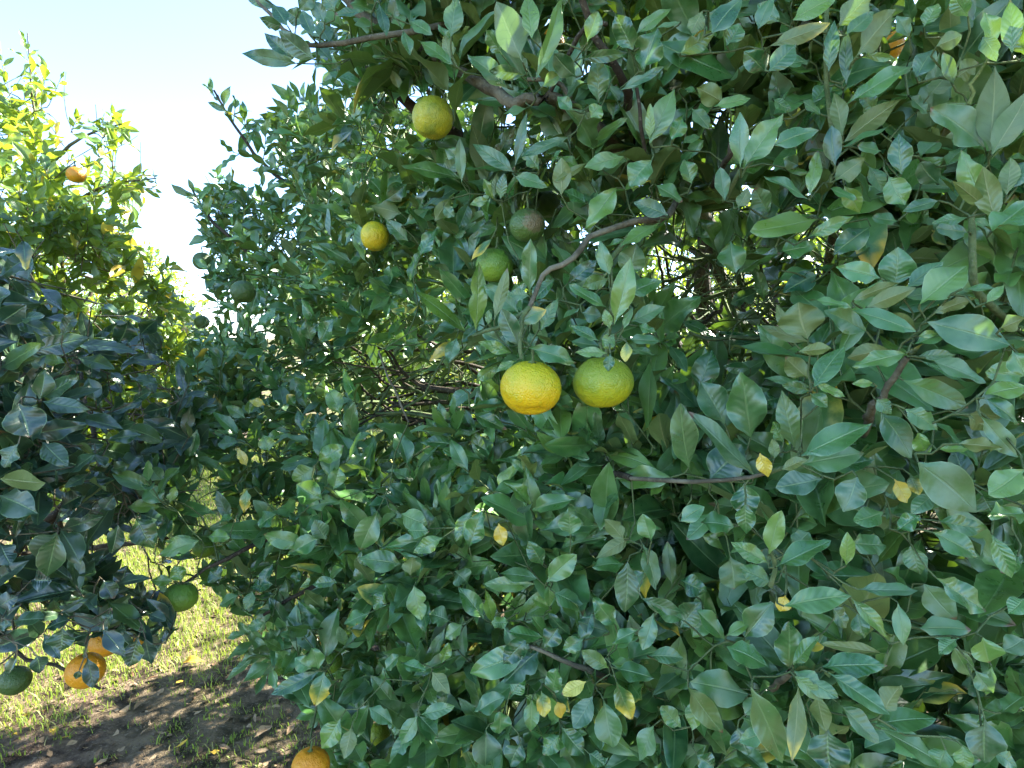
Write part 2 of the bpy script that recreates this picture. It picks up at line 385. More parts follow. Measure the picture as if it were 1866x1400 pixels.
HOLES = [(758, 712, 150, 70), (1330, 560, 120, 80), (1270, 470, 45, 50), (1690, 955, 45, 45), (1740, 1045, 70, 28), (1700, 1330, 45, 35), (1255, 285, 55, 30), (1300, 390, 60, 25),
         (1210, 1140, 28, 40), (940, 1090, 36, 22), (780, 190, 60, 50), (720, 260, 60, 40), (1120, 590, 20, 22), (560, 590, 35, 20), (540, 470, 40, 25)]
CEN = np.array([1.1, 2.3, 2.0]); RAD = np.array([1.95, 1.9, 1.75])
main = Tree('tangerine_tree', (1.15, 2.4, 0), 'large shaded tangerine tree bearing the two big fruits, filling the middle and right', 'tree')

def infront(p, margin=.1):
    """push a point behind the foliage surface if it would stick out of it"""
    x, y, d = proj(p)
    if d < .1 or not (-60 < x < 1930 and -120 < y < 1500): return p
    D = float(MAIN_D(x, y)[0])+margin
    return p if d >= D else P(x, y, D)

crotch = np.array([1.12, 2.38, .55])
main.branch([(1.15, 2.4, -.05), (1.16, 2.41, .25), crotch], .085, .062, 'trunk', M_BARK, 14)
limb_targets = [(.62, 2.0, 1.75), (-.25, 1.9, 1.35), (-.1, 1.95, 1.75), (.3, 1.75, 2.3), (1.3, 2.2, 2.9), (2.2, 2.3, 2.4), (2.3, 2.8, 1.5), (1.3, 3.3, 2.2), (.5, 3.2, 1.9),
                (.9, 1.45, 1.2), (1.6, 1.4, 1.6), (-.2, 2.6, 2.0), (2.0, 1.5, 1.0), (.1, 1.7, .9), (1.1, 1.6, 2.2)]
ends = []
for T in limb_targets:
    T = infront(np.array(T), .25); m = crotch*.55+T*.45 + np.array([0, 0, .12]) + rng.normal(0, .05, 3)
    p = main.branch([crotch+np.array([0, 0, -.02]), m, T], .034, .008, 'branch', M_DARKBARK, 8); ends.append(p)
for p in ends:
    for k in range(6):
        i = int(rng.integers(len(p)//3, len(p))); s0 = p[i]
        v = nrm(rng.normal(0, 1, 3)*np.array([1, 1, .7]) + (s0-crotch)*.9)
        T = infront(s0 + v*rng.uniform(.45, .95), .12)
        e = (T-CEN)/RAD; l = np.linalg.norm(e)
        if l > .93: T = CEN + e/l*.93*RAD; T = infront(T, .12)
        if T[2] < .5: T[2] = .5
        main.branch([s0, (s0+T)/2 + rng.normal(0, .05, 3) + np.array([0, 0, .04]), T], .010, .0026, 'branch', M_DARKBARK, 6)
# branches the photograph shows
def PB(pts): return [P(*q) for q in pts]
BR = [([(1290, 300, 1.3), (1240, 350, 1.0), (1215, 393, .80), (1150, 405, .78), (1085, 430, .76), (1050, 465, .745), (1005, 490, .735), (985, 515, .73), (965, 560, .725)], 0.0052, .0028, M_BARK),
      ([(965, 560, .725), (952, 590, .72), (946, 625, .715), (950, 655, .712)], .0030, .0022, M_TWIG),
      ([(1215, 393, .80), (1150, 430, .79), (1115, 480, .78), (1113, 540, .765), (1112, 600, .755), (1103, 655, .745)], .0042, .0024, M_TWIG),
      ([(965, 562, .725), (920, 590, .73), (880, 605, .735), (860, 612, .735)], .0028, .0018, M_TWIG),
      ([(600, -60, .95), (650, 20, .95), (740, 70, .95), (820, 120, .92), (880, 155, .88), (930, 185, .86), (990, 176, .85), (1040, 192, .86), (1100, 245, .9), (1150, 290, .95), (1250, 350, 1.2), (1320, 440, 1.7)], .0070, .0110, M_BARK),
      ([(540, 82, .78), (590, 80, .79), (650, 74, .80), (735, 63, .84), (830, 40, .9)], .0026, .0048, M_BARK),
      ([(455, -20, .82), (490, 25, .80), (525, 55, .79), (545, 80, .78)], .0022, .0028, M_BARK),
      ([(640, 110, 1.1), (700, 150, 1.1), (760, 200, 1.12), (850, 260, 1.2), (960, 330, 1.4), (1100, 430, 1.8)], .006, .016, M_DARKBARK),
      ([(1050, -30, .72), (1080, 50, .75), (1110, 110, .78), (1140, 160, .8), (1148, 230, .9), (1190, 330, 1.05)], .0040, .0070, M_DARKBARK),
      ([(1105, 45, .78), (1062, 50, .77), (1000, 175, .85)], .0030, .0030, M_DARKBARK),
      ([(1653, 651, .60), (1609, 718, .63), (1585, 748, .66), (1570, 800, .8), (1500, 900, 1.3)], .0030, .0055, M_BARK),
      ([(1150, 872, .80), (1240, 878, .69), (1340, 878, .66), (1400, 862, .65)], .0030, .0020, M_BARK),
      ([(1150, 872, .80), (1090, 840, 1.0), (1050, 760, 1.4)], .0040, .0070, M_DARKBARK),
      ([(966, 1178, .88), (1030, 1205, .87), (1087, 1229, .88), (1190, 1250, 1.1)], .0030, .0050, M_BARK),
      ([(335, 1064, 1.22), (385, 1032, 1.24), (436, 1007, 1.27), (520, 967, 1.33), (620, 920, 1.45), (760, 860, 1.6)], .0028, .0075, M_DARKBARK),
      ([(480, 1121, 1.30), (554, 1078, 1.32), (640, 1040, 1.4), (800, 960, 1.6)], .003, .0075, M_DARKBARK),
      ([(1765, 190, .60), (1782, 145, .59), (1800, 106, .585)], .0020, .0014, M_CALYX),
      ([(1300, 340, .9), (1325, 290, .72), (1332, 260, .70)], .004, .003, M_DARKBARK),
      ([(1040, 180, .845), (1018, 150, .84), (960, 145, .84)], .004, .0028, M_BARK),
      ([(1520, 260, .66), (1508, 180, .65), (1506, 60, .64), (1512, -40, .63)], .0030, .0020, M_TWIG),
      ([(1770, 395, .60), (1775, 460, .60), (1790, 540, .62), (1850, 600, .8)], .0028, .0045, M_TWIG),
      ([(1400, 862, .65), (1440, 850, .64), (1460, 815, .63)], .0026, .0018, M_TWIG),
      ([(1320, 365, .74), (1332, 340, .72), (1350, 308, .70)], .0035, .0022, M_TWIG),
      ([(1404, 1068, .62), (1410, 1030, .61), (1402, 1000, .60)], .0028, .0018, M_TWIG),
      ([(1440, 1225, .62), (1400, 1260, .8), (1380, 1280, 1.1)], .003, .006, M_BARK),
      ([(1160, 160, .80), (1172, 250, .82), (1178, 330, .9)], .0024, .003, M_DARKBARK),
      ([(745, 770, 1.1), (712, 700, 1.12), (690, 640, 1.15)], .0022, .0018, M_BARK),
      ([(390, 165, 1.86), (430, 235, 1.86), (480, 300, 1.88), (545, 352, 1.9), (640, 450, 2.0)], .003, .008, M_DARKBARK),
      ([(345, 335, 1.9), (380, 395, 1.9), (440, 450, 1.9), (560, 540, 1.95)], .003, .008, M_DARKBARK)]
for k in range(17):      # the bare dark limbs seen through the gap left of the two fruits
    y0 = 650+k*9+rng.uniform(-10, 10); d0 = 1.45+rng.uniform(-.1, .35)
    BR.append(([(600+rng.uniform(0, 120), y0-10+rng.uniform(-70, 50), d0), (720+rng.uniform(-20, 40), y0+rng.uniform(-22, 30), d0+.05+rng.uniform(-.1, .1)), (850, y0+10+rng.uniform(-35, 35), d0+.1), (980, y0+30+rng.uniform(-30, 30), d0+.3), (1150, 790+k*5, 2.0)], rng.uniform(.0012, .003), rng.uniform(.005, .012), M_DARKBARK))
for k in range(9):       # and through the gap right of them
    x0 = 1215+k*28; d0 = 1.7+rng.uniform(-.3, .3)
    BR.append(([(x0+rng.uniform(-60, 60), 430+rng.uniform(-40, 20), d0), (x0+rng.uniform(-50, 50), 540, d0+.1), (x0+rng.uniform(-70, 70), 660, d0+.1), (1400, 860, 2.2)], rng.uniform(.0015, .004), rng.uniform(.006, .012), M_DARKBARK))
BR.append(([(1278, 330, 1.9), (1285, 430, 1.95), (1280, 540, 2.0), (1330, 700, 2.15), (1420, 950, 2.3)], .020, .034, M_DARKBARK))
BR.append(([(1520, 430, 1.6), (1500, 560, 1.75), (1480, 700, 2.0), (1450, 900, 2.3)], .014, .030, M_DARKBARK))
for pts, r0, r1, m in BR: main.branch(PB(pts), r0, r1, 'branch', m, 7 if r1 < .012 else 10, wob=.004)
main.skel_done()

# ------------------------------------------------------------------ leaves drawn one by one from the photograph
# base x, base y, tip x, tip y, width, look (g green, l light, d dark, b sky-lit, w dusty, u underside, y yellow, t yellow tip; - further back)
HERO = [
((740, 420), 3.732, """410 690 40 390 118 ll;475 680 495 215 122 ll;600 610 690 255 80 u;840 435 850 55 125 g;1385 300 1310 60 100 g;1365 525 1105 370 100 g;1375 330 1200 380 100 l-
1415 640 1530 180 152 l;1520 430 1745 330 140 b-;1500 310 1560 85 180 b--;1530 620 1760 510 112 g;1570 650 1705 685 70 g;1500 740 1730 755 88 g;1540 805 1700 840 64 b-;1310 750 1115 635 90 g;1320 785 1125 755 88 b-
1370 835 1140 820 78 l;1415 705 1335 800 95 l;1385 670 1350 535 68 l;1480 670 1540 510 66 l;1390 840 1375 960 74 g;1500 760 1490 895 78 lt;830 800 1170 890 128 g;775 800 650 530 132 d;715 835 490 755 80 l;720 790 510 690 92 d-
750 890 590 960 66 l;620 920 475 1025 88 l;765 625 955 540 112 t;765 560 530 370 130 g-;835 445 690 425 84 w;920 680 1030 450 92 b-;350 740 155 890 74 t-;345 730 290 905 94 g;445 1075 290 1190 104 b-;450 1200 700 1180 88 g;440 1240 690 1350 100 g
1100 360 1300 200 112 d-;580 60 440 205 66 t;1195 560 1330 580 110 d-;840 690 870 790 70 g--;770 200 860 330 90 g--;1010 330 860 480 120 g--;500 640 380 760 70 g-;120 640 250 560 60 g-;930 40 760 10 90 g--;560 640 560 540 50 l;600 400 400 330 100 g--;1250 900 1180 1010 90 g--;1170 700 1110 640 60 l--"""),
((1240, 470), 2.979, """1085 110 845 40 122 g;1160 165 1180 -60 172 b;1230 160 1430 20 92 g;1300 250 1560 30 175 l;930 270 705 215 62 b;940 230 1190 125 72 u;1010 270 1270 160 100 u;1400 180 1225 210 76 b;1380 300 1610 210 82 u;1530 170 1725 165 50 b
1660 245 1760 140 52 l;690 440 640 240 222 u;700 460 425 365 62 u;570 400 520 250 50 u;640 510 820 490 72 u;1010 400 790 280 132 b-;1280 400 930 280 122 g;1280 390 1130 280 62 u;1150 500 900 540 92 u-;1220 520 940 580 104 l
1285 535 1515 520 62 l;1270 470 1490 390 84 g;1340 350 1790 475 190 g;1290 425 1395 410 42 l;1330 545 1680 670 122 w;1310 560 1560 680 62 b-;1210 665 1560 815 132 w;725 700 890 480 122 b;695 655 565 535 112 u;700 700 440 640 52 g
705 725 550 690 62 g;740 685 900 755 52 l;700 735 800 810 72 g;540 760 420 790 92 g-;1065 770 1150 850 82 g;1090 840 1255 1090 152 g;1220 820 1410 940 112 g;1290 950 1345 1085 92 l;1045 680 935 680 46 l;1630 860 1840 1085 112 b
1290 1110 1610 1385 222 w;1866 1150 1670 1290 142 l;1510 1010 1750 1025 92 u;1390 1040 1565 1040 44 l;380 975 330 620 196 b;240 900 110 675 170 b;400 1180 50 830 132 b;100 720 170 490 140 g-;620 1030 560 715 132 b;655 1075 1045 880 152 b
660 1120 1010 1050 152 g-;810 1150 1060 1080 112 b-;45 1140 0 790 150 g;160 1200 330 1010 200 d-;430 1060 475 1195 78 y;560 1000 500 890 92 l;550 1150 680 1090 72 u;510 1090 500 980 60 u;350 1220 370 1420 142 d;770 1200 515 1250 132 w-
510 440 290 470 82 d--;0 340 195 430 76 g-;380 600 230 590 66 d-;430 500 210 380 80 d--;960 1190 880 1380 150 w;1160 1200 1230 1330 90 y-;1250 1180 1300 1290 70 t-;1560 860 1700 930 100 u-;1880 700 1660 740 110 l;1650 760 1866 900 120 b
1570 850 1730 860 110 u;1866 640 1650 620 120 g-;1740 380 1866 320 100 u;1800 500 1866 640 110 b;740 90 560 180 120 d--;430 180 270 250 90 d--;1380 1280 1250 1390 90 g;1640 1290 1700 1400 150 g-"""),
((1240, 930), 2.979, """290 90 100 60 134 g;475 285 280 170 92 l;500 400 315 310 102 g;480 240 550 0 102 l;515 310 815 150 132 b;350 -30 360 140 102 g;900 300 910 120 78 l;560 520 940 460 134 g;960 430 1290 440 92 w;930 480 1150 695 92 l;1180 500 1215 740 82 b
1390 370 1670 545 152 g;1320 400 1500 600 140 w-;350 690 500 500 152 g;570 460 540 550 76 yt;590 860 590 605 142 g;610 840 745 675 92 g;770 850 1140 825 134 b;1120 780 760 720 66 u;800 880 1135 1110 124 g;615 870 860 1020 104 b;620 900 795 1050 82 g
250 740 485 845 142 g;240 700 90 545 112 g;250 680 380 600 72 l;370 1000 55 930 172 w;40 960 235 1215 122 g;380 960 570 1400 162 g;640 960 610 1360 94 tu;850 1040 1080 1265 112 w;740 1000 790 1200 102 u;1090 1190 1440 1390 152 b;1060 1160 1390 1130 134 b
1100 1100 1190 940 124 u;800 1190 820 1420 212 d;1650 1130 1660 1385 182 w-;1640 690 1680 835 144 l;1690 850 1650 1010 70 l;1480 740 1590 920 92 g-;1500 700 1400 780 72 g;1370 120 1635 250 142 g;1250 190 1300 355 112 g-;1180 110 1300 20 92 g;1400 60 1690 100 104 g-
1866 20 1670 20 152 l;1690 130 1800 370 92 g;1300 640 1580 650 130 g-;1600 870 1700 1000 90 g;1100 10 940 60 110 g-;270 250 290 430 170 w-;0 60 130 -20 90 g;0 380 150 440 110 g-;0 640 110 500 120 g-;170 560 60 690 120 b-;960 560 1000 700 90 g-
820 520 900 640 100 b-;430 1010 350 1110 90 g-;1180 1230 1000 1290 120 b--;1440 1300 1400 1400 110 b;1530 1280 1560 1420 90 l;1740 1100 1866 1010 110 g-;1866 700 1750 760 110 w-;1700 1310 1840 1400 100 g-;100 1010 60 1200 90 l-;930 180 1120 190 130 g-;180 10 30 160 100 g-
620 210 700 120 110 w-;1830 250 1740 340 100 g;1866 480 1780 560 100 g;90 1330 180 1400 110 d-;310 1180 370 1330 130 d-;450 1210 320 1260 90 g-;660 730 780 740 80 t-"""),
((620, 930), 2.979, """200 10 100 225 132 g;330 20 475 75 110 l;365 110 485 110 86 g;555 150 395 230 84 l;330 290 90 260 114 g;380 350 390 245 98 u;400 410 440 600 108 lw;720 0 625 170 84 g;700 200 770 0 114 g;860 70 885 195 74 y;1100 300 1020 170 92 g;1120 390 1285 240 114 g
780 590 645 415 104 g;830 610 795 430 68 l;820 610 915 610 72 l;1070 370 860 340 94 g;1060 400 780 400 80 l-;1560 280 1545 555 132 g;1540 290 1365 300 114 b-;1640 180 1725 440 114 w;1570 150 1380 260 76 u;1866 600 1680 490 112 b;1010 700 885 835 112 d;1020 760 705 885 144 g;1080 760 890 940 150 d-
1100 690 910 655 84 b;1130 700 1045 575 92 g;1165 450 1340 540 114 b;1130 400 1140 535 68 g;1130 520 1040 480 54 l;1460 860 1310 760 84 l;1470 830 1655 870 94 l;1620 650 1465 720 84 b;1490 620 1375 480 112 g;1335 930 1200 1000 74 y;1090 980 1110 1125 84 t;1370 1010 1265 1185 112 w
1430 1030 1480 1290 144 w;1500 930 1590 1140 104 t;1500 860 1710 900 112 b;750 1090 890 1010 112 g;860 1215 870 1095 112 g;790 1190 790 1400 152 d;1040 1030 1035 1210 84 g;440 1110 620 1060 74 g;430 1120 540 1230 74 b;420 1115 320 1280 84 g;155 1070 290 1165 84 g;1700 1170 1610 1370 112 w
60 1180 20 1350 84 u;240 870 320 790 80 g;330 830 465 865 66 b;550 830 590 720 60 l;500 880 600 1000 84 u;1130 560 1260 700 90 d-;1180 640 1110 750 110 g;1460 660 1290 600 90 d-;590 600 480 560 110 w-;150 560 20 620 90 g;250 440 180 540 80 b-;1200 1180 1330 1330 110 g-;1180 1100 1010 1000 70 l--
1640 480 1866 560 80 d;1550 430 1650 330 110 g-;1670 790 1866 800 84 b;1700 560 1640 760 90 g-;1250 130 1240 -10 120 b;1850 1180 1740 1060 90 g-;1180 1040 1200 1130 70 y-;660 620 560 700 90 l-;930 1000 1000 900 100 b-;1150 1000 1180 860 110 b-;1690 170 1640 20 100 g
1540 160 1430 40 100 u;1320 700 1200 760 90 g-;300 500 250 400 80 g;980 1260 920 1400 110 d-;1190 1220 1100 1330 90 b-;1350 1320 1440 1390 80 g-;620 330 700 400 110 g-;860 470 800 300 90 g-;1370 560 1300 700 80 d-"""),
((620, 0), 2.979, """600 200 640 -40 104 g;600 330 570 190 70 u;990 340 850 10 172 u;1040 210 1020 -60 104 l;1060 430 1230 -40 94 l;910 480 690 280 114 g;610 350 415 210 114 b;500 190 370 110 84 b-;1000 410 805 385 72 d;1645 390 1720 140 156 g;1590 270 1490 75 122 d;1280 420 1160 290 110 d-
1300 320 1560 285 64 d;1600 190 1800 35 74 l;1847 120 1720 150 36 b;1680 780 1815 465 124 l;1680 760 1680 560 54 l;1010 590 880 610 64 b;660 970 330 880 98 b;660 990 650 750 58 g;930 930 680 910 54 b-;945 935 715 780 84 g;950 900 1015 600 54 d;1240 745 955 855 64 b
1200 1060 1200 855 98 u;1350 880 1150 990 44 u;1540 850 1325 910 94 l;1500 1020 1330 1235 132 l;1690 870 1570 1010 140 g;1780 1170 1590 1090 94 w;800 1085 700 1110 52 l;830 1080 780 965 52 l;870 1080 890 940 62 g;835 1075 850 940 40 u;515 1200 595 1080 74 u;330 1160 165 1120 94 u-
150 960 230 1060 74 b-;360 1000 240 1090 104 d-;430 1400 520 1230 84 b;370 1310 240 1180 80 g;1730 1210 1520 1340 100 l;1700 1230 1230 1320 90 b-;560 1120 620 1180 60 g;280 380 320 480 60 u;340 160 380 300 60 g;130 60 -30 80 50 b;210 20 250 200 60 d;1520 490 1760 360 54 b;1100 470 1200 400 70 l-
1340 230 1400 60 90 d;1260 600 1180 520 70 g;1360 640 1420 570 90 l;880 300 790 160 90 g-;1400 560 1390 300 110 b-;1480 650 1500 450 90 b--;1560 560 1640 430 90 b--;1330 1100 1200 1020 100 b-;950 960 1130 1010 90 b;1080 920 980 800 80 g-;700 1100 640 1240 80 d-;560 960 640 860 80 g-
100 1000 60 900 60 g-;350 1220 480 1130 60 b-;180 850 60 870 50 g-;1800 760 1866 620 90 g;1700 1000 1866 1090 100 b-;760 820 700 700 90 g--;640 620 560 700 90 d-"""),
((1240, 0), 2.979, """170 180 340 -30 134 b;0 290 185 175 94 l;250 250 330 120 100 b-;460 390 345 280 114 d;480 390 640 225 112 g;485 250 815 125 88 ut;610 110 850 -20 114 l;805 390 840 90 78 b;900 460 900 170 64 d;960 300 1170 50 156 u;860 140 1050 -60 132 u;900 190 1050 60 90 b;1000 300 1180 320 44 l
900 570 1290 315 104 b;880 740 830 500 98 u;890 770 1200 535 114 u;840 900 820 680 92 d;880 800 1150 680 84 b;325 910 320 600 96 g;340 920 560 595 134 l;505 790 765 690 112 g;240 1090 215 910 78 g;1200 950 1190 720 114 b;1650 800 1365 580 192 bw;1680 820 1700 370 152 u;1690 840 1890 490 132 u
1640 1100 1520 810 124 l;1710 1210 1640 900 122 u;1770 1060 1790 855 92 u;1660 1130 1470 970 74 u;1560 1180 1365 1210 64 g;1560 1260 1385 1240 110 b-;1690 1260 1890 1080 160 b;1130 960 1220 1115 134 l;840 980 1000 870 114 ul;700 1060 745 815 74 l;690 1080 465 940 84 b;1090 820 960 790 78 b
745 1190 375 1260 152 l;690 1290 950 1165 74 l;530 1370 740 1320 112 g;270 1310 300 1480 142 b;1030 1230 830 1380 124 d-;800 1020 960 1080 74 b;890 1010 970 1160 94 l;1400 1090 1215 1140 74 g;310 1130 370 1020 78 u;480 1160 400 1020 104 b-;1800 290 1790 -20 94 l;1640 200 1720 330 90 d
1390 250 1530 190 90 u;1280 420 1370 270 110 d;1480 460 1430 280 70 g;1500 420 1620 340 110 u-;1350 520 1450 400 110 u-;1600 560 1440 560 120 g-;240 560 80 470 110 u;180 580 380 535 70 l;60 590 160 700 80 g;500 540 600 600 70 b-;760 620 650 540 90 b-;540 120 420 20 100 g-;700 330 560 340 90 b-
420 160 500 -20 90 b-;120 60 60 180 90 u;1060 620 980 520 90 g-;1240 520 1340 620 90 g-;1300 850 1400 760 110 b-;1440 900 1560 780 90 b-;1020 900 1100 1040 80 b-;640 900 560 860 80 d-;1400 1000 1300 880 110 d-;720 560 820 440 100 g-;1866 300 1800 120 110 g;1700 250 1660 60 100 g-
0 480 120 520 80 b;10 780 105 740 60 b;60 1000 20 860 90 g-;1180 1200 1040 1180 80 g-;1240 200 1180 80 90 g-;1320 150 1400 20 90 b-;1560 90 1480 -30 90 g-;1866 880 1800 1020 90 b"""),
((0, 0), 2.979, """1610 345 1310 290 84 d;1585 315 1430 170 72 d;1705 325 1510 165 104 d;1540 150 1400 95 68 d;1500 40 1330 -20 60 d;1560 140 1480 20 80 d;1620 60 1700 -40 80 d;1700 200 1640 60 70 d;1800 330 1700 230 70 b;1760 120 1700 0 80 d;1850 350 1800 380 40 d;1820 60 1750 -30 90 d-;1790 230 1730 120 90 b-;1660 130 1560 60 90 d-;1830 260 1760 140 80 d-"""),
((0, 470), 2.979, """840 1240 690 1180 74 l;880 1210 815 1130 82 l;870 1350 670 1355 74 l;880 1330 790 1240 104 g;920 1330 950 1240 50 l;1850 850 1765 690 90 l;1350 330 1400 160 60 g;1400 370 1500 270 60 g;1690 450 1660 340 74 b;1740 460 1800 330 100 g;1330 870 1225 800 60 l;1350 850 1360 770 50 l;1460 1050 1430 960 80 l;1730 1100 1866 1020 100 l;1700 1140 1590 1210 110 l;1750 1310 1610 1230 130 g;1810 1260 1840 1140 90 g;1070 930 1030 1080 60 g;1290 1000 1180 1010 90 b;880 1000 830 900 60 g;1600 800 1560 740 60 t;1440 800 1350 770 50 y;1340 1130 1290 1030 50 y-;1340 1260 1320 1390 60 lt"""),
((0, 930), 2.979, """1070 160 890 165 54 l;1080 165 860 245 84 l;1250 150 1115 140 74 l;940 385 815 378 58 l;985 385 945 300 80 l;900 410 870 440 40 l;1740 870 1470 1000 74 g;1760 880 1705 1080 112 t;1730 860 1690 750 90 g;1847 1130 1740 1300 112 l;1730 150 1590 220 104 g;1770 160 1710 50 90 g;1830 390 1690 400 60 g;1690 860 1600 800 90 g;1480 400 1360 420 70 g;1370 440 1330 540 60 g;1480 290 1400 430 60 d;1290 460 1180 520 70 g;1620 330 1600 400 60 d;1260 40 1190 60 80 g;1500 20 1400 90 100 g;1200 370 1140 330 90 d;1440 610 1330 640 60 g"""),
]
hz = np.full((360, 480), 99.0)       # 4-pixel grid of the nearest hand-placed leaf or fruit
def stamp(x, y, d):
    i = (np.asarray(y)//4).astype(int); j = (np.asarray(x)//4).astype(int)
    ok = (i >= 0) & (i < 360) & (j >= 0) & (j < 480)
    np.minimum.at(hz, (i[ok], j[ok]), np.broadcast_to(d, ok.shape)[ok])
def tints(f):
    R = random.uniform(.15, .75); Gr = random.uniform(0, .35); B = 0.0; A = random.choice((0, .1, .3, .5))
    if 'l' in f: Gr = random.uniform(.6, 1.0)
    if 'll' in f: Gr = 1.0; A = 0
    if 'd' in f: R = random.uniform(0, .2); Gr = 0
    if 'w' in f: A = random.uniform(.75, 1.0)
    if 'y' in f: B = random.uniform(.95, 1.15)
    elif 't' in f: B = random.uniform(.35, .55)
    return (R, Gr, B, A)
CLEAR = [(789, 215, 34), (683, 431, 24), (961, 411, 28), (443, 532, 18), (690, 1340, 18), (967, 707, 50), (1099, 705, 46)]
def hero_leaf(tree, Dm, bx, by, tx, ty, w, f, twig=True):
    for fx, fy, fr in CLEAR:
        if any((bx+(tx-bx)*k-fx)**2+(by+(ty-by)*k-fy)**2 < fr*fr for k in (.3, .5, .7, .9)) and not (fx > 1000 and tx > 1090 and tx < 1115): return
    back = f.count('-'); d = float(Dm((bx+tx)/2, (by+ty)/2)[0]) - .045 + .05*back + random.uniform(-.015, .015)
    if 'y' in f: d -= .01
    if 800 < bx < 1215 and 440 < by < 700 and not back: d -= .025
    Lp = math.hypot(tx-bx, ty-by); dz = random.uniform(-.30, .12)*Lp*d/FPX
    b = P(bx, by, d); t = P(tx, ty, d+dz); ax = t-b; L = np.linalg.norm(ax)
    c = nrm(CAM-(b+t)/2); up = np.array([0, 0, 1.0]); rn = rng.normal(0, .22, 3)
    if 'u' in f: n = -c + up*.25 + rn
    elif 'b' in f: n = c*.9 + up*.75 + rn*.7
    elif 'd' in f: n = c + up*.05 + rn
    else: n = c + up*.40 + rn
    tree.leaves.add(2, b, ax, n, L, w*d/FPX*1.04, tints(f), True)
    us = np.linspace(.05, 1, 24)[:, None]; vs = np.linspace(-.5, .5, 11)[None, :]; pr = np.sin(np.pi*us**.9)**.7
    px, py = -(ty-by)/Lp, (tx-bx)/Lp
    stamp((bx+(tx-bx)*us+px*w*vs*pr).ravel(), (by+(ty-by)*us+py*w*vs*pr).ravel(), d)
    if twig:
        tree.connect(b, .0010, .16 if back else .25, ax=ax)
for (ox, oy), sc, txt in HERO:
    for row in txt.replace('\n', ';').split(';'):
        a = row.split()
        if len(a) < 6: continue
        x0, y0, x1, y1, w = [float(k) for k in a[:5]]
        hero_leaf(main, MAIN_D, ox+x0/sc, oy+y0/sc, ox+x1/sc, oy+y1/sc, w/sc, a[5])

# ------------------------------------------------------------------ shoots: a twig end with its leaves in a spiral
def shoot(tree, base, axis, slen, nleaf, leafL, q, out, tint_fn, test=None, twig=True, up=.6, asp=(.30, .43)):
    axis = nrm(axis); a = nrm(np.cross(axis, rng.normal(0, 1, 3))); b = np.cross(axis, a)
    ph = random.uniform(0, 6.28); made = 0
    bend = rng.normal(0, .12, 3)*slen
    for k in range(nleaf):
        f = (k+.6)/nleaf; p = base + axis*slen*f + bend*f*f
        ph += 2.39996; rad = math.cos(ph)*a + math.sin(ph)*b
        op = random.uniform(.65, 1.35) if f < .75 else random.uniform(1.4, 2.6)
        yd = nrm(rad + axis*op + np.array([0, 0, -.15]) + rng.normal(0, .12, 3))
        L = leafL*random.uniform(.55, 1.15)*(1 if f < .8 else .8)
        nd = axis*.5 + out*.55 + np.array([0, 0, up]) + rng.normal(0, .28, 3)
        W = L*random.uniform(*asp)
        if test is not None and not test(p, p+yd*L, p+yd*L*.5, W): continue
        tree.leaves.add(q, p, yd, nd, L, W, tint_fn()); made += 1
    if made and twig:
        tree.twigs.add(smooth_path([base-axis*.005, base+axis*slen*.5+bend*.25, base+axis*slen+bend], 4), np.linspace(.0015, .0009, 4), 4)
    return made
def tint_main():
    r = random.random(); R = random.betavariate(.9, 1.1); Gr = random.betavariate(1.1, 2.6); B = 0.0; A = random.betavariate(1, 2.2)
    if r < .028: B = random.uniform(.25, .5)
    return (R, Gr, B, A)
def freecells(pts, slack=.012):
    x, y, d = proj(pts); i = np.clip((y//4).astype(int), 0, 359); j = np.clip((x//4).astype(int), 0, 479)
    inside = (x > 0) & (x < 1900) & (y > 0) & (y < 1430)
    return not np.any(inside & (d < hz[i, j]+slack) & (hz[i, j] < 90))
# ------------------------------------------------------------------ fruit
def fruit_mesh(seed, flat=.86, dimple=.0, dim_dir=(0, -1)):
    r = random.Random(seed); nu, nv = 40, 26; V = []
    for j in range(nv+1):
        th = math.pi*j/nv
        for i in range(nu):
            ph = 2*math.pi*i/nu
            x, y, z = math.sin(th)*math.cos(ph), math.sin(th)*math.sin(ph), math.cos(th)
            rr = 1 + .018*mnoise.noise(Vector((x*1.7+seed, y*1.7, z*1.7))) + .012*math.cos(10*ph+seed)*math.exp(-((th-.35)/.3)**2) + .008*mnoise.noise(Vector((x*5, y*5+seed, z*5)))
            rr *= 1 - .10*math.exp(-(th/.20)**2) - .07*math.exp(-((math.pi-th)/.24)**2)
            if dimple:
                dx, dz = x-dim_dir[0]*.45, z+.80; dy = y+.45
                rr *= 1 - dimple*math.exp(-((x-.12)**2/.12 + (z+.66)**2/.008))*(y < 0)
            V.append((x*rr, y*rr, z*rr*flat))
    F = []
    for j in range(nv):
        for i in range(nu):
            a = j*nu+i; b = j*nu+(i+1) % nu; F.append((a, b, b+nu, a+nu))
    return np.array(V), np.array(F)[:, ::-1]
def calyx_geo(seed):
    V = []; n = 10
    for k in range(n):
        a = 2*math.pi*k/n; rr = 1.0 if k % 2 == 0 else .55; V += [(math.cos(a)*rr, math.sin(a)*rr, -.12 if k % 2 == 0 else .05), (math.cos(a)*rr*.92, math.sin(a)*rr*.92, .22)]
    for k in range(n): a = 2*math.pi*k/n; V.append((math.cos(a)*.3, math.sin(a)*.3, .55))
    F = [(2*k, 2*((k+1) % n), 2*((k+1) % n)+1, 2*k+1) for k in range(n)] + [(2*k+1, 2*((k+1) % n)+1, 2*n+(k+1) % n, 2*n+k) for k in range(n)]
    return np.array(V), np.array(F)
GRN, YGR, YEL, ORG, DGR = (0.13, 0.22, 0.022), (0.33, 0.36, 0.030), (0.62, 0.42, 0.018), (0.78, 0.30, 0.012), (0.060, 0.115, 0.022)
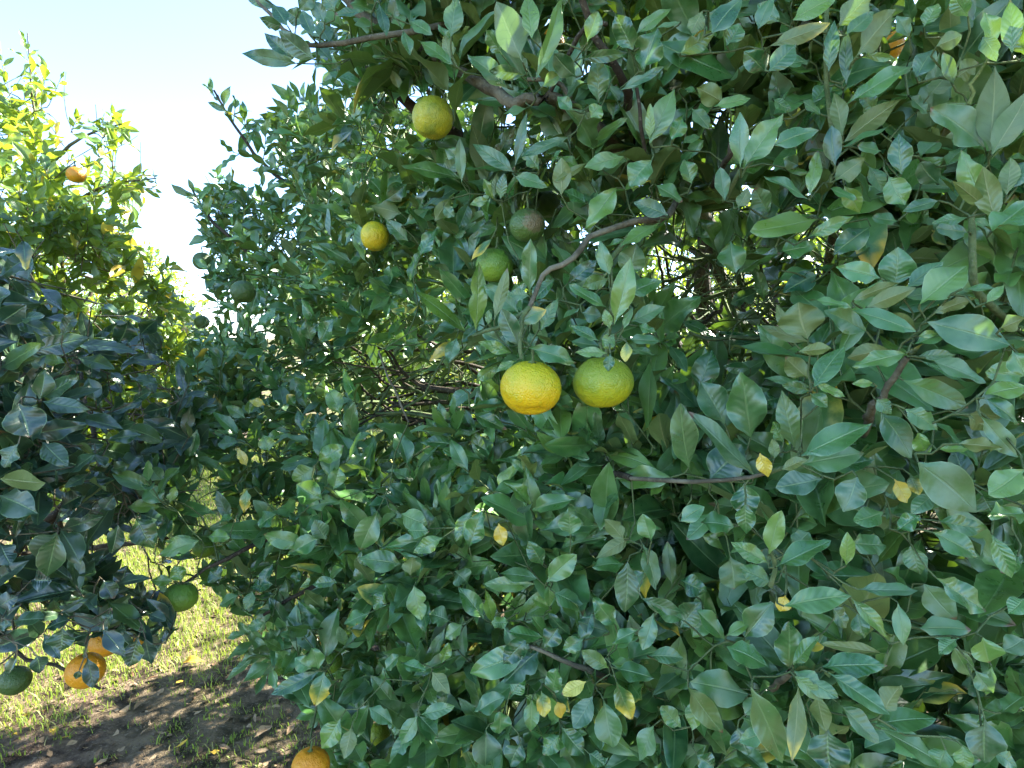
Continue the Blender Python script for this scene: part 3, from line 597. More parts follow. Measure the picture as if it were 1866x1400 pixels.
FM = {'yellow': fruit_material('ripening yellow peel', (0.56, 0.50, 0.015), (0.76, 0.50, 0.008), (0.38, 0.42, 0.02), .45, blend=(-.30, .45)),
      'lime': fruit_material('yellow green peel', (0.26, 0.34, 0.022), (0.52, 0.50, 0.010), (0.19, 0.29, 0.02), .45, blend=(-.55, .1)),
      'mottled': fruit_material('mottled green yellow peel', (0.36, 0.39, 0.030), (0.48, 0.45, 0.020), (0.18, 0.26, 0.03), .7),
      'small_yellow': fruit_material('bright yellow peel', (0.66, 0.56, 0.015), (0.68, 0.48, 0.012), (0.32, 0.34, 0.03), .5),
      'green': fruit_material('green peel', (0.12, 0.25, 0.030), (0.24, 0.36, 0.030), (0.22, 0.30, 0.05), .4),
      'dark': fruit_material('dark green peel', DGR, (0.08, 0.13, 0.025), (0.11, 0.17, 0.03), .4),
      'scar': fruit_material('scarred green peel', (0.07, 0.14, 0.03), (0.10, 0.17, 0.03), (0.13, 0.18, 0.05), .5, scar=.75),
      'pale': fruit_material('pale green peel', (0.34, 0.40, 0.10), (0.45, 0.42, 0.12), (0.25, 0.32, 0.06), .4),
      'orange': fruit_material('ripe orange peel', ORG, (0.80, 0.34, 0.012), (0.72, 0.40, 0.02), .4)}
GRP = 'tangerines hanging in the trees'
# x, y, diameter px, height ratio, real diameter (m), peel, tilt, label
FRUITS = [
 (967, 707, 112, .885, .074, 'yellow', (.10, .05), 'large yellow tangerine with a dimpled underside, left of the two big central fruits'),
 (1099, 697, 110, .86, .074, 'lime', (-.08, -.05), 'large yellow-green tangerine with a small leaf over its top, right of the big yellow one'),
 (789, 215, 75, 1.0, .062, 'mottled', (.2, .1), 'round mottled yellow-green tangerine highest in the big tree, under the brown upper branch'),
 (683, 431, 51, 1.05, .060, 'small_yellow', (.1, 0), 'small bright yellow tangerine in the left part of the big tree crown'),
 (961, 411, 66, .92, .055, 'scar', (.1, 0), 'dark green tangerine with a rough brown scar on its face'),
 (901, 484, 68, .92, .060, 'green', (0, .1), 'green tangerine half behind leaves just below the scarred one'),
 (996, 372, 52, .95, .058, 'dark', (0, 0), 'small dark green tangerine above and right of the scarred one'),
 (911, 688, 56, 1.0, .060, 'green', (.1, .1), 'green tangerine peeking out behind the big yellow one'),
 (329, 1088, 60, .88, .066, 'green', (.15, .15), 'single bright green tangerine hanging over the sunlit grass at lower left'),
 (372, 998, 40, .9, .052, 'green', (0, 0), 'small green tangerine in leaves above the single one over the grass'),
 (566, 1397, 68, .95, .068, 'orange', (0, 0), 'ripe orange tangerine cut off by the bottom edge of the picture'),
 (690, 1338, 42, .95, .050, 'lime', (0, 0), 'small lime tangerine low in the big tree above the bare soil'),
 (603, 1206, 42, .95, .054, 'green', (0, 0), 'small green tangerine in shade at the lower left of the big tree'),
 (936, 1292, 52, .95, .056, 'dark', (0, 0), 'dark green tangerine deep in shade near the bottom centre'),
 (1003, 78, 50, 1.0, .060, 'orange', (0, 0), 'orange tangerine mostly hidden by leaves at the top centre'),
 (1620, 84, 50, 1.0, .060, 'orange', (0, 0), 'orange tangerine mostly hidden by leaves at the upper right'),
 (1688, 1172, 38, .95, .044, 'pale', (0, 0), 'small pale green tangerine in shade at the lower right'),
 (443, 532, 44, .95, .062, 'dark', (0, 0), 'green tangerine in the big tree just right of the bright sky gap'),
 (369, 476, 34, .95, .056, 'dark', (0, 0), 'dark green tangerine hanging outermost against the white sky'),
 (368, 587, 26, .95, .052, 'dark', (0, 0), 'small dark tangerine silhouetted below the white sky gap between the trees'),
 (575, 1175, 26, .95, .045, 'orange', (0, 0), 'tiny orange tangerine low behind leaves above the streak of sunlit soil'),
 (156, 1222, 64, .95, .064, 'orange', (0, 0), 'orange tangerine with a leaf across it, lowest under the dark left tree'),
 (192, 1172, 54, .85, .064, 'orange', (0, 0), 'orange tangerine behind leaves just above the lowest one of the left tree'),
 (253, 1180, 44, .9, .052, 'orange', (0, 0), 'orange tangerine behind hanging dark leaves, rightmost under the left tree'),
 (27, 1240, 52, .95, .056, 'dark', (0, 0), 'dark green tangerine at the far left bottom of the dark tree'),
 (139, 319, 32, .9, .054, 'orange', (0, 0), 'orange tangerine high in the sunlit left tree'),
]
CV, CF = calyx_geo(0); fruit_pts = []
for k, (x, y, dp, hr, dia, mk, tilt, lab) in enumerate(FRUITS):
    d = dia*FPX/dp; r = dia/2; c = P(x, y, d); FV, FF = fruit_mesh(k*7+1, hr, .11 if k == 0 else 0)
    e = empty('tangerine', tuple(c)); e.rotation_euler = (tilt[0], tilt[1], k*1.1 if k > 1 and mk != 'scar' else 0); tag(e, lab, 'tangerine', GRP)
    mesh_obj('fruit_body', FV*r, FF, FM[mk], e)
    mesh_obj('calyx', CV*r*.20+np.array([0, 0, r*hr*.88]), CF, M_CALYX, e)
    tb = Tubes(); top = np.array([0, 0, r*hr*.90]); tb.add(smooth_path([top, top+np.array([.001, .002, .008]), top+np.array([-.001, .004, .020])], 4), np.array([.0022, .0018, .0018, .0019]), 6)
    tb.obj('stem', M_TWIG, e, (0, 0, 0))
    if x == 443: fruit_pts.append((x, c + np.array([0, 0, r*hr*.9+.020]))); continue
    ang = np.linspace(0, 2*math.pi, 60)
    for rr in np.linspace(0, dp/2, 12): stamp(x+rr*np.cos(ang), y+rr*np.sin(ang)*hr, d-r)
    fruit_pts.append((x, c + np.array([-.001, .004, r*hr*.9+.020])))
for x, q in fruit_pts:
    if x < 280: continue
    main.connect(q, .0018, .5, -.01)

# ------------------------------------------------------------------ filling the big crown
def nz(p, s): return mnoise.noise(Vector(p)*s)
def inhole(x, y, p):
    for hx, hy, rx, ry in HOLES:
        if ((x-hx)/rx)**2 + ((y-hy)/ry)**2 < 1 + .5*nz(p, 9): return True
    return False
def main_test(D0):
    def f(a, tip, mid, W):
        pts = np.array([a, mid, tip, mid+np.array([W*.4, 0, 0]), mid-np.array([W*.4, 0, 0]), mid+np.array([0, 0, W*.4]), mid-np.array([0, 0, W*.4])])
        if not freecells(pts): return False
        x, y, d = proj(np.array([tip, mid])); 
        if x[0] < 700 and not inpoly(x[0:1], y[0:1], MAIN_EXP)[0]: return False
        for hx, hy, rx, ry in HOLES[:6]:
            if ((x[1]-hx)/rx)**2 + ((y[1]-hy)/ry)**2 < .55: return False
        return float(np.min(d)) > D0*.86
    return f
cx, cy = 900, 650
MAIN_EXP = [(x-14 if x < 700 else x, y) for x, y in MAIN_POLY]
for hx, hy, rx, ry, cnt, hl in [(758, 712, 170, 85, 130, 1), (1340, 560, 150, 110, 150, 0), (1290, 320, 120, 60, 50, 0), (1700, 960, 120, 90, 60, 0), (740, 230, 120, 80, 50, 1), (560, 560, 120, 80, 50, 1), (1000, 1100, 300, 120, 60, 0)]:
    for _ in range(cnt):
        x, y = hx+rng.normal(0, rx*.6), hy+rng.normal(0, ry*.6); q = P(x, y, float(MAIN_D(x, y)[0])+random.uniform(.25, 1.1)); v = nrm(rng.normal(0, 1, 3)*np.array([1.6 if hl else 1, .6, .7 if hl else 1.1])); w = [q]
        for _ in range(5): v = nrm(v+rng.normal(0, .3, 3)); w.append(w[-1]+v*random.uniform(.03, .08))
        wx, wy, _d = proj(np.array(w))
        if not inpoly(wx, wy, MAIN_POLY).all(): continue
        r = random.choice((.0012, .0018, .003, .0045)); main.twigs.add(smooth_path(w, 8), np.linspace(r, r*.5, 8), 4)
N = 0; tries = 0
while N < 1300 and tries < 60000:
    tries += 1
    x = random.uniform(200, 1960); y = random.uniform(-90, 1480)
    D = float(MAIN_D(x, y)[0])
    if random.random() > (D/1.95)**2*1.6 + .10: continue
    if not inpoly(x, y, MAIN_POLY)[0]: continue
    off = random.expovariate(1/.13) if random.random() < .8 else random.uniform(.1, .5)
    p = P(x, y, D+(.12 if D < .8 else .05)+min(off, .7))
    if inhole(x, y, p): continue
    g = nz(p, 3.2)
    if g < -.32 and random.random() < .8: continue
    if x < 620 and y > 860 and random.random() < .15: continue
    if x < 600 and y < 620 and random.random() < .08: continue
    out = nrm(nrm(CAM-p)*.8 + nrm(p-CEN)*.6); ax = out*.55 + np.array([0, 0, .70]) + rng.normal(0, .38, 3)
    sl = random.uniform(.05, .13)
    base = p - nrm(ax)*sl*.6
    q = 2 if D < 1.25 else 1
    if shoot(main, base, ax, sl, random.randint(5, 9), (random.uniform(.095, .135) if D < .8 else random.uniform(.085, .115) if D < 1.25 else random.uniform(.07, .098)), q, out, tint_main, main_test(D)):
        main.connect(base, .0014, .45, ax=ax); N += 1
# the dim layer of leaves a hand's breadth to an arm's length inside
N = 0; tries = 0
while N < 640 and tries < 30000:
    tries += 1
    x = random.uniform(400, 1950); y = random.uniform(-80, 1480); D = float(MAIN_D(x, y)[0])
    if random.random() > (D/1.95)**2*1.6+.15 or not inpoly(x, y, MAIN_POLY)[0]: continue
    if x < 640 and y > 860 and random.random() < .5: continue
    p = P(x, y, D+random.uniform(.35, 1.1))
    if inhole(x, y, p) and random.random() < .6: continue
    ax = nrm(p-CEN)*.5 + np.array([0, 0, .4]) + rng.normal(0, .5, 3)
    if shoot(main, p, ax, .10, 8, random.uniform(.075, .105), 1, nrm(CAM-p), tint_main, lambda a, t, m, W: freecells(np.array([a, t, m])), True): main.connect(p, .0014, .4, ax=ax); N += 1
# named edge sprigs against the sky: (base px, tip px, depth, leaves)
for bx, by, tx, ty, d, n in [(430, 230, 385, 140, 1.86, 7), (425, 225, 430, 180, 1.86, 4), (450, 255, 455, 200, 1.86, 6), (480, 290, 495, 215, 1.86, 6), (470, 290, 400, 265, 1.87, 4), (530, 330, 470, 290, 1.88, 7), (380, 400, 340, 330, 1.88, 6), (400, 380, 415, 315, 1.88, 6),
                             (440, 430, 450, 330, 1.88, 8), (400, 440, 365, 420, 1.88, 5), (520, 300, 525, 190, 1.8, 8), (580, 280, 580, 165, 1.7, 8), (560, 290, 600, 210, 1.75, 8), (470, 420, 500, 310, 1.9, 8), (620, 240, 610, 150, 1.6, 7), (400, 560, 375, 470, 1.85, 6), (430, 540, 400, 500, 1.85, 6),
                             (360, 690, 345, 590, 1.45, 8), (330, 760, 325, 690, 1.4, 6), (400, 690, 410, 610, 1.5, 7), (290, 910, 265, 860, 1.12, 4), (640, 180, 600, 120, 1.25, 6), (680, 190, 655, 120, 1.1, 6), (570, 380, 520, 330, 1.9, 8)]:
    b, t = P(bx, by, d), P(tx, ty, d-.03); sl = np.linalg.norm(t-b)
    shoot(main, b, t-b, sl*.8, n, .068, 1, nrm(CAM-b), tint_main, None, True, .3, (.30, .44)); main.connect(b, .0016, .5, ax=t-b)
# the rest of the crown, behind and beyond the picture's edges
N = 0; tries = 0
while N < 3900 and tries < 90000:
    tries += 1
    v = nrm(rng.normal(0, 1, 3)); rr = random.uniform(.62, 1.0)**.5
    p = CEN + v*RAD*rr
    if p[2] < .5 and random.random() < .8: continue
    if p[2] < .35: continue
    x, y, d = proj(p)
    if d < .35 and abs(p[0]) < .6: continue
    if np.linalg.norm(p-CAM) < .62: continue
    if d > .1 and -80 < x < 1990 and -100 < y < 1500:
        if d < float(MAIN_D(x, y)[0])+.15: continue
        if not inpoly(x, y, MAIN_POLY)[0]: continue
        if inhole(x, y, p) and random.random() < .5: continue
        if x < 600 and y > 880 and random.random() < .6: continue
        if nz(p, 2.5) < -.15 and random.random() < .7: continue
    elif d > .1 and x < 700 and y > 1480: continue
    elif d > .1 and x <= -80: continue
    elif d > .1 and x < 640 and y <= -100 and d < 1.2: continue
    ax = v*.8 + np.array([0, 0, .4]) + rng.normal(0, .4, 3)
    if shoot(main, p, ax, .09, 8, random.uniform(.085, .115), 0, v, tint_main, lambda a, t, m, W: freecells(np.array([a, t, m])), False):
        if random.random() < .25: main.connect(p, .0014, .4, ax=ax)
        N += 1

# ------------------------------------------------------------------ the dark tree close at the left
A_D = idw([(0, 480, .88), (0, 800, .86), (0, 1200, .90), (150, 500, 1.0), (150, 800, .95), (150, 1150, 1.0), (300, 600, 1.25), (300, 850, 1.2), (280, 1100, 1.15), (380, 660, 1.4), (-200, 800, .8)])
A_POLY = [(-350, 430), (0, 455), (62, 452), (72, 530), (110, 552), (170, 575), (240, 560), (285, 590), (290, 640), (385, 668), (390, 720), (385, 790), (330, 850), (310, 920), (300, 1010), (325, 1100), (320, 1150), (270, 1215), (200, 1205), (120, 1200), (60, 1230), (-60, 1250), (-350, 1250)]
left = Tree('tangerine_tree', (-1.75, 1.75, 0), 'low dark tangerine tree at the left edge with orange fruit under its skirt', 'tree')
lb = np.array([-1.75, 1.75, 0.0]); lc = np.array([-1.7, 1.7, .6])
left.branch([lb+np.array([0, 0, -.05]), lb+np.array([.02, -.02, .3]), lc], .06, .045, 'trunk', M_BARK, 12)
def afront(p, m=.12):
    x, y, d = proj(p)
    if d < .1 or x < -150 or x > 450: return p
    D = float(A_D(x, y)[0])+m; return p if d > D else P(x, y, D)
le = []
for T in [(-1.0, 1.3, 1.35), (-1.1, 1.2, 1.1), (-1.5, 1.2, 1.5), (-.85, 1.5, 1.3), (-1.9, 1.2, 1.3), (-1.4, 1.9, 1.6), (-2.3, 1.8, 1.4), (-1.0, 1.6, .95), (-1.6, 2.3, 1.3)]:
    T = afront(np.array(T)); le.append(left.branch([lc, (lc+T)/2+np.array([0, 0, .08])+rng.normal(0, .03, 3), T], .020, .005, 'branch', M_DARKBARK, 8))
for p in le:
    for k in range(4):
        s0 = p[int(rng.integers(len(p)//3, len(p)))]; T = afront(s0+nrm(rng.normal(0, 1, 3))*rng.uniform(.2, .45), .08)
        left.branch([s0, (s0+T)/2+rng.normal(0, .02, 3), T], .007, .003, 'branch', M_DARKBARK, 6)
left.skel_done()
for (ox, oy), sc, txt in [((0, 470), 2.979, """100 790 160 975 192 d;0 350 140 260 112 d;215 770 250 600 94 g;225 760 425 635 96 g;230 780 485 820 84 g;770 960 585 985 68 b;160 960 465 905 112 d;260 800 530 700 80 b-;0 1290 190 1390 160 g;0 1200 250 1220 132 u;520 1060 370 1170 94 b;0 600 215 460 112 b;30 610 210 530 90 g;400 470 740 480 80 b;640 470 700 340 120 d;340 420 400 290 70 b;110 330 240 310 70 g;350 570 210 540 60 l;100 1010 20 1140 100 w;230 1000 370 1130 110 b;520 780 480 650 90 g-;600 620 680 690 60 b;760 420 850 340 90 d;0 690 110 560 90 g-;560 250 640 300 50 b;900 560 720 540 60 d;940 800 780 840 80 d;860 690 700 640 70 b-;70 1330 0 1270 90 b-;330 1350 450 1290 110 d-;600 1150 700 1120 70 g-;620 1290 560 1370 80 w;420 540 620 600 80 b-"""),
                          ((0, 930), 2.979, """100 0 130 60 80 g;320 110 560 30 84 g;310 120 210 280 170 w;330 110 450 290 140 g;310 130 250 370 130 b;740 40 840 210 130 g;640 80 610 240 90 g;760 20 900 60 80 b;70 600 240 590 100 b;340 640 330 760 130 g;380 590 250 640 90 b-;560 650 680 800 90 d;750 690 700 850 100 d;790 700 820 850 90 d;475 800 505 965 76 d;0 640 60 610 60 g;0 180 60 300 110 d;610 560 540 660 80 g-;200 790 220 890 90 d;90 800 30 900 90 b-;800 560 900 600 60 b;640 420 690 300 90 d-;560 380 620 480 90 d-;170 380 280 380 110 d-;430 870 410 920 40 g;0 520 90 470 100 d-""")]:
    for row in txt.split(';'):
        x0, y0, x1, y1, w, f = row.split(); hero_leaf(left, A_D, ox+float(x0)/sc, oy+float(y0)/sc, ox+float(x1)/sc, oy+float(y1)/sc, float(w)/sc, f)
for x, q in fruit_pts:
    if x < 280 and q[2] < 1.6: left.connect(q, .0018, .5, -.01)
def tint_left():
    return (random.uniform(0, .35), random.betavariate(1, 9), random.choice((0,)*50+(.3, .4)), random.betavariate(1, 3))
A_EXP = [(x+10 if x > 100 else x, y) for x, y in A_POLY]
N = 0; tries = 0
while N < 330 and tries < 20000:
    tries += 1
    x = random.uniform(-330, 395); y = random.uniform(430, 1240)
    if not inpoly(x, y, A_POLY)[0]: continue
    D = float(A_D(x, y)[0]); p = P(x, y, D+.03+min(random.expovariate(1/.22), .9))
    if nz(p, 4) < -.2: continue
    if y > 960 and random.random() < .55: continue
    out = nrm(CAM-p+np.array([.3, 0, 0])); ax = out*.6 + np.array([0, 0, .25]) + rng.normal(0, .5, 3)
    def at(a, t, m, W):
        X, Y, d = proj(np.array([t, m])); return freecells(np.array([a, t, m, m+[0, 0, W*.4], m-[0, 0, W*.4]])) and inpoly(X[:1], Y[:1], A_EXP)[0] and d.min() > D*.88
    if shoot(left, p, ax, random.uniform(.06, .11), random.randint(5, 8), random.uniform(.08, .105), 2 if D < 1.1 else 1, out, tint_left, at, up=.35): left.connect(p, .0014, .4, ax=ax); N += 1

# ------------------------------------------------------------------ the sunlit tree behind it
B_D = idw([(0, 150, 2.1), (60, 80, 2.2), (150, 250, 2.05), (280, 330, 2.1), (100, 500, 1.75), (300, 500, 2.2), (380, 600, 2.5), (400, 680, 2.6), (200, 700, 2.3), (0, 450, 1.7), (0, 320, 1.85), (200, 1000, 2.6)])
B_POLY = [(-500, 60), (-20, 90), (10, 190), (45, 175), (55, 110), (75, 110), (85, 170), (130, 205), (150, 215), (225, 212), (240, 250), (200, 285), (235, 310), (285, 312), (290, 345), (240, 365), (240, 400), (255, 450), (300, 480), (320, 530), (360, 560), (385, 600), (405, 640), (410, 720), (370, 850), (300, 900), (0, 980), (-500, 980)]
back = Tree('tangerine_tree', (-2.5, 3.3, 0), 'sunlit yellow-green tangerine tree rising against the sky at the upper left', 'tree')
bb = np.array([-2.5, 3.3, 0.0]); bc = bb+np.array([0, 0, .6])
back.branch([bb-[0, 0, .05], bb+[.02, 0, .3], bc], .07, .055, 'trunk', M_BARK, 12)
be = []
for T in [(-1.75, 2.45, 2.5), (-1.5, 2.6, 2.1), (-2.2, 2.6, 2.2), (-1.5, 2.9, 1.6), (-1.35, 2.9, 1.3), (-2.6, 2.6, 2.4), (-2.2, 3.6, 2.4), (-3.2, 3.4, 2.0), (-2.6, 4.2, 2.0), (-1.8, 3.8, 1.9), (-1.9, 2.3, 1.7), (-3.1, 2.7, 1.7)]:
    T = bc + (np.array(T)-bc)*.84; be.append(back.branch([bc, (bc+T)/2+np.array([0, 0, .15])+rng.normal(0, .05, 3), T], .022, .004, 'branch', M_DARKBARK, 8))
for p in be:
    for k in range(4):
        s0 = p[int(rng.integers(len(p)//3, len(p)))]; T = s0+nrm(rng.normal(0, 1, 3)+np.array([0, -.2, .3]))*rng.uniform(.3, .5)
        X, Y, d = proj(T)
        if not inpoly(X, Y, B_POLY)[0] and X > -100: continue
        back.branch([s0, (s0+T)/2+rng.normal(0, .02, 3), T], .008, .003, 'branch', M_DARKBARK, 6)
for pts in ([(100, 380, 2.2), (75, 260, 2.2), (60, 180, 2.2), (50, 60, 2.2)], [(120, 380, 2.15), (190, 340, 2.12), (285, 325, 2.1)], [(90, 300, 2.15), (150, 250, 2.1), (225, 225, 2.1)]):
    back.branch(PB(pts), .007, .002, 'branch', M_BARK, 6, wob=.004)
back.skel_done()
for x, q in fruit_pts:
    if x < 280 and q[2] > 1.6: back.connect(q, .002, .5, -.01)
def tint_back():
    return (random.uniform(.3, 1), random.betavariate(1.3, 2.3), random.choice((0,)*32+(1.0, .5)), random.betavariate(1, 3))
N = 0; tries = 0
while N < 1900 and tries < 40000:
    tries += 1
    x = random.uniform(-480, 420); y = random.uniform(70, 960)
    if not inpoly(x, y, B_POLY)[0]: continue
    D = float(B_D(x, y)[0]); deep = random.random() < .35
    p = P(x, y, D + (random.uniform(.3, 1.6) if deep else random.expovariate(1/.18)))
    if nz(p, 3.5) < (-.34 if y > 300 else -.22): continue
    if y < 400 and deep and random.random() < .5: continue
    v = nrm(p-np.array([-2.5, 3.3, 1.4])); ax = v*.5+np.array([.1, -.2, .5]) + rng.normal(0, .4, 3)
    def bt(a, t, m, W):
        X, Y, d = proj(np.array([t])); return bool(inpoly(X, Y, B_POLY)[0])
    if shoot(back, p, ax, random.uniform(.07, .13), random.randint(6, 9), random.uniform(.08, .10), 0 if deep else 1, v, tint_back, bt): back.connect(p, .0014, .4, ax=ax); N += 1
for bx, by, tx, ty, n in [(65, 170, 48, 65, 9), (75, 200, 78, 105, 8), (25, 210, 8, 120, 6), (90, 190, 118, 130, 5), (130, 240, 145, 205, 6), (190, 250, 215, 210, 8), (200, 330, 285, 310, 9), (230, 345, 290, 345, 6), (215, 430, 240, 405, 5), (10, 160, -5, 80, 6), (290, 500, 310, 480, 5), (200, 235, 236, 240, 6)]:
    b, t = P(bx, by, 2.12), P(tx, ty, 2.1); shoot(back, b, t-b, np.linalg.norm(t-b)*.85, n, .066, 1, nrm(CAM-b), tint_back, None, True, .3, (.3, .42)); back.connect(b, .0016, .5, ax=t-b)

# ------------------------------------------------------------------ which leaves show largest
TREES = [main, left, back]
bv, bf, own = [], [], []
for ti, T in enumerate(TREES):
    T.leaves.arrays(); L = T.leaves
    b, t = L.p, L.p+L.y*L.L[:, None]; m = L.p+L.y*L.L[:, None]*.5; w = L.x*L.W[:, None]*.42
    q = np.stack([b, m-w, t, m+w], 1); bv.append(q.reshape(-1, 3)); own += [(ti, k) for k in range(len(b))]
bv = np.concatenate(bv); bvh = BVHTree.FromPolygons(bv.tolist(), np.arange(len(bv)).reshape(-1, 4).tolist())
for T in TREES: T.grow_twigs()
hits = [np.zeros(len(T.leaves.rows), int) for T in TREES]
for py in range(2, 1400, 6):
    for px in range(2, 1866, 6):
        dr = FW + (px-933)/FPX*RT - (py-700)/FPX*UPV
        r = bvh.ray_cast(Vector(CAM), Vector(dr).normalized())
        if r[2] is not None: ti, k = own[r[2]]; hits[ti][k] += 1
for T, h in zip(TREES, hits):
    L = T.leaves; ML = M_LEAF_SHADED if T is left else (M_LEAF_SUNLIT if T is back else M_LEAF); order = np.argsort(-h); top = order[:300][h[order[:300]] > 0]; rest = np.setdiff1d(np.arange(len(h)), top)
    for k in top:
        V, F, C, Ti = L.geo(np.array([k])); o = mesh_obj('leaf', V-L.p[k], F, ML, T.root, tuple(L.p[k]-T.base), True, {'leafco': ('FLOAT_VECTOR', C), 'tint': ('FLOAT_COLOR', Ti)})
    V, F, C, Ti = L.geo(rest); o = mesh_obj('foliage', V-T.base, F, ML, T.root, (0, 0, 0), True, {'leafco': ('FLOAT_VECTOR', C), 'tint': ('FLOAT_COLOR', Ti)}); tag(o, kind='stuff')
    o = T.twigs.obj('twig', M_TWIG if T is main else M_BARK, T.root, T.base); tag(o, kind='stuff')
    print('TREE', len(h), 'leaves', len(top), 'single')

# ------------------------------------------------------------------ the rows behind
def far_tree(seed, H, R, label, loc):
    T = Tree('tangerine_tree', (0, 0, 0), label, 'tree', 'tangerine trees of the rows behind')
    random.seed(seed); c = np.array([0, 0, H*.56]); rad = np.array([R, R, H*.46])
    T.branch([(0, 0, -.05), (.02, 0, .3), (0, .02, .6)], .08, .06, 'trunk', M_BARK, 10)
    for k in range(9):
        a = k*.7*math.pi+.3; q = np.array([math.cos(a)*R*.6, math.sin(a)*R*.6, H*random.uniform(.4, .8)]); T.branch([(0, .02, .55), q*.5+np.array([0, 0, .3]), q], .028, .008, 'branch', M_DARKBARK, 6, n=8)
    for _ in range(1500):
        v = nrm(rng.normal(0, 1, 3)); rr = random.uniform(.55, 1)**.4*(1+.22*nz(v*1.0+seed, 2.3)); p = c+v*rad*rr
        if p[2] < .35: continue
        shoot(T, p, v*.6+np.array([0, 0, .5])+rng.normal(0, .4, 3), .12, 6, .095, 0, v, tint_back, None, False)
    T.leaves.arrays(); V, F, C, Ti = T.leaves.geo(np.arange(len(T.leaves.rows)))
    o = mesh_obj('foliage', V, F, M_LEAF_SUNLIT, T.root, (0, 0, 0), True, {'leafco': ('FLOAT_VECTOR', C), 'tint': ('FLOAT_COLOR', Ti)}); tag(o, kind='stuff')
    T.root.location = loc; return T.root
FL = 'sunlit tangerine tree of the rows behind, seen only through gaps in the big tree'
f1 = far_tree(11, 2.7, 1.35, FL, (2.4, 6.4, 0)); f2 = far_tree(12, 2.4, 1.25, FL, (-.3, 7.0, 0))
def copy_tree(root, loc, rz):
    r = root.copy(); COL.objects.link(r); r.location = loc; r.rotation_euler = (0, 0, rz)
    for ch in root.children: c = ch.copy(); COL.objects.link(c); c.parent = r
    return r
for src, loc, rz in [(f1, (1.7, 5.5, 0), 4.1), (f2, (-1.2, 8.6, 0), 5.0), (f1, (5.2, 6.8, 0), 1.1), (f2, (4.0, 9.6, 0), 2.0), (f1, (1.0, 10.2, 0), 2.6), (f2, (-2.2, 10.5, 0), .6), (f1, (-5.2, 7.4, 0), 1.9), (f1, (7.6, 10.0, 0), 3.0), (f2, (-7.5, 11.5, 0), 4.0)]: copy_tree(src, loc, rz)

# ------------------------------------------------------------------ grass and litter
random.seed(5)
n = 150000; gxx = rng.uniform(-3.6, 1.2, n*3); gyy = 1.3 + rng.random(n*3)**1.4*8.2
keep = []
for i in range(len(gxx)):
    v = mnoise.noise(Vector((gxx[i], gyy[i], 0))*1.6) + .7*mnoise.noise(Vector((gxx[i], gyy[i], 3))*7)
    sunny = gyy[i]-2.75 > (gxx[i]+1.4)*.85 + .5*mnoise.noise(Vector((gxx[i], gyy[i], 7))*2.2) + rng.normal(0, .16)
    if v > (-.8 if sunny else -.02) and (sunny or rng.random() < .55) and (gyy[i] > 2.6 or gxx[i] < .6): keep.append(i)
    if len(keep) >= n: break
keep = np.array(keep); gxx, gyy = gxx[keep], gyy[keep]; n = len(keep)
gzz = np.array([gh(a, b) for a, b in zip(gxx, gyy)]); H = rng.uniform(.018, .058, n)*rng.choice([1, 1, 1.5], n)*np.clip(.55+(gyy-2.4-(gxx+1.4)*.85)*.5, .5, 1); hd = rng.uniform(0, 6.283, n); bw = rng.uniform(.0013, .0030, n)
dirn = np.stack([np.cos(hd), np.sin(hd), np.zeros(n)], 1); sd_ = np.stack([-np.sin(hd), np.cos(hd), np.zeros(n)], 1); B0 = np.stack([gxx, gyy, gzz-.004], 1); lean = rng.uniform(.15, 1.0, n)
pts = []
for f, wf in ((0, 1), (.55, .8), (1, .12)):
    c = B0 + np.array([0, 0, 1])*(H*f*(1-.25*lean*f))[:, None] + dirn*(H*lean*f*f*.8)[:, None]
    pts += [c-sd_*(bw*wf)[:, None], c+sd_*(bw*wf)[:, None]]
GVv = np.stack(pts, 1).reshape(-1, 3); o6 = (np.arange(n)*6)[:, None]
GF = np.concatenate([o6+np.array([0, 1, 3, 2]), o6+np.array([2, 3, 5, 4])]); gt = np.stack([rng.random(n), (rng.random(n) < .16)*rng.random(n), np.zeros(n), np.ones(n)], 1)
g = mesh_obj('grass', GVv, GF, M_BLADE, None, (0, 0, 0), True, {'tint': ('FLOAT_COLOR', np.repeat(gt, 6, 0))}); tag(g, 'thin green grass tufts growing on the brown soil under the trees', 'grass', kind='stuff')

def dry_material():
    t = NT('dry leaf'); a = t.n('ShaderNodeAttribute', attribute_name='tint'); s_ = t.n('ShaderNodeSeparateColor'); t.put(s_.inputs[0], a.outputs['Color'])
    n1 = t.noise(t.pos(), 90, 3)
    col = t.mix(s_.outputs[0], (0.16, 0.085, 0.04), (0.42, 0.30, 0.17)); col = t.mix(t.ss(s_.outputs[1], .92, .94), col, (0.62, 0.40, 0.05))
    return t.finish(t.bsdf(t.mix(t.math('MULTIPLY', t.ss(n1, .5, .7), .5), col, (0.10, 0.06, 0.035)), .75, .25, t.bump(n1, .6, .003)))
M_DRY = dry_material()
lit = Leaves()
for _ in range(3600):
    x, y = random.uniform(-4, 2.6), 1.5+random.random()**1.3*6
    if y < 2.4 and x > .6: continue
    lit.add(0, np.array([x, y, gh(x, y)+.006]), np.array([random.uniform(-1, 1), random.uniform(-1, 1), random.uniform(-.1, .3)]), np.array([random.uniform(-.5, .5), random.uniform(-.5, .5), random.choice((1, 1, -1))]), random.uniform(.015, .06), random.uniform(.008, .026), (random.random(), random.random(), 0, 1))
lit.arrays(); V, F, C, Ti = lit.geo(np.arange(len(lit.rows)))
o = mesh_obj('leaf_litter', V, F, M_DRY, None, (0, 0, 0), True, {'leafco': ('FLOAT_VECTOR', C), 'tint': ('FLOAT_COLOR', Ti)}); tag(o, 'dry brown and tan leaves scattered over the soil', 'leaf litter', kind='stuff')
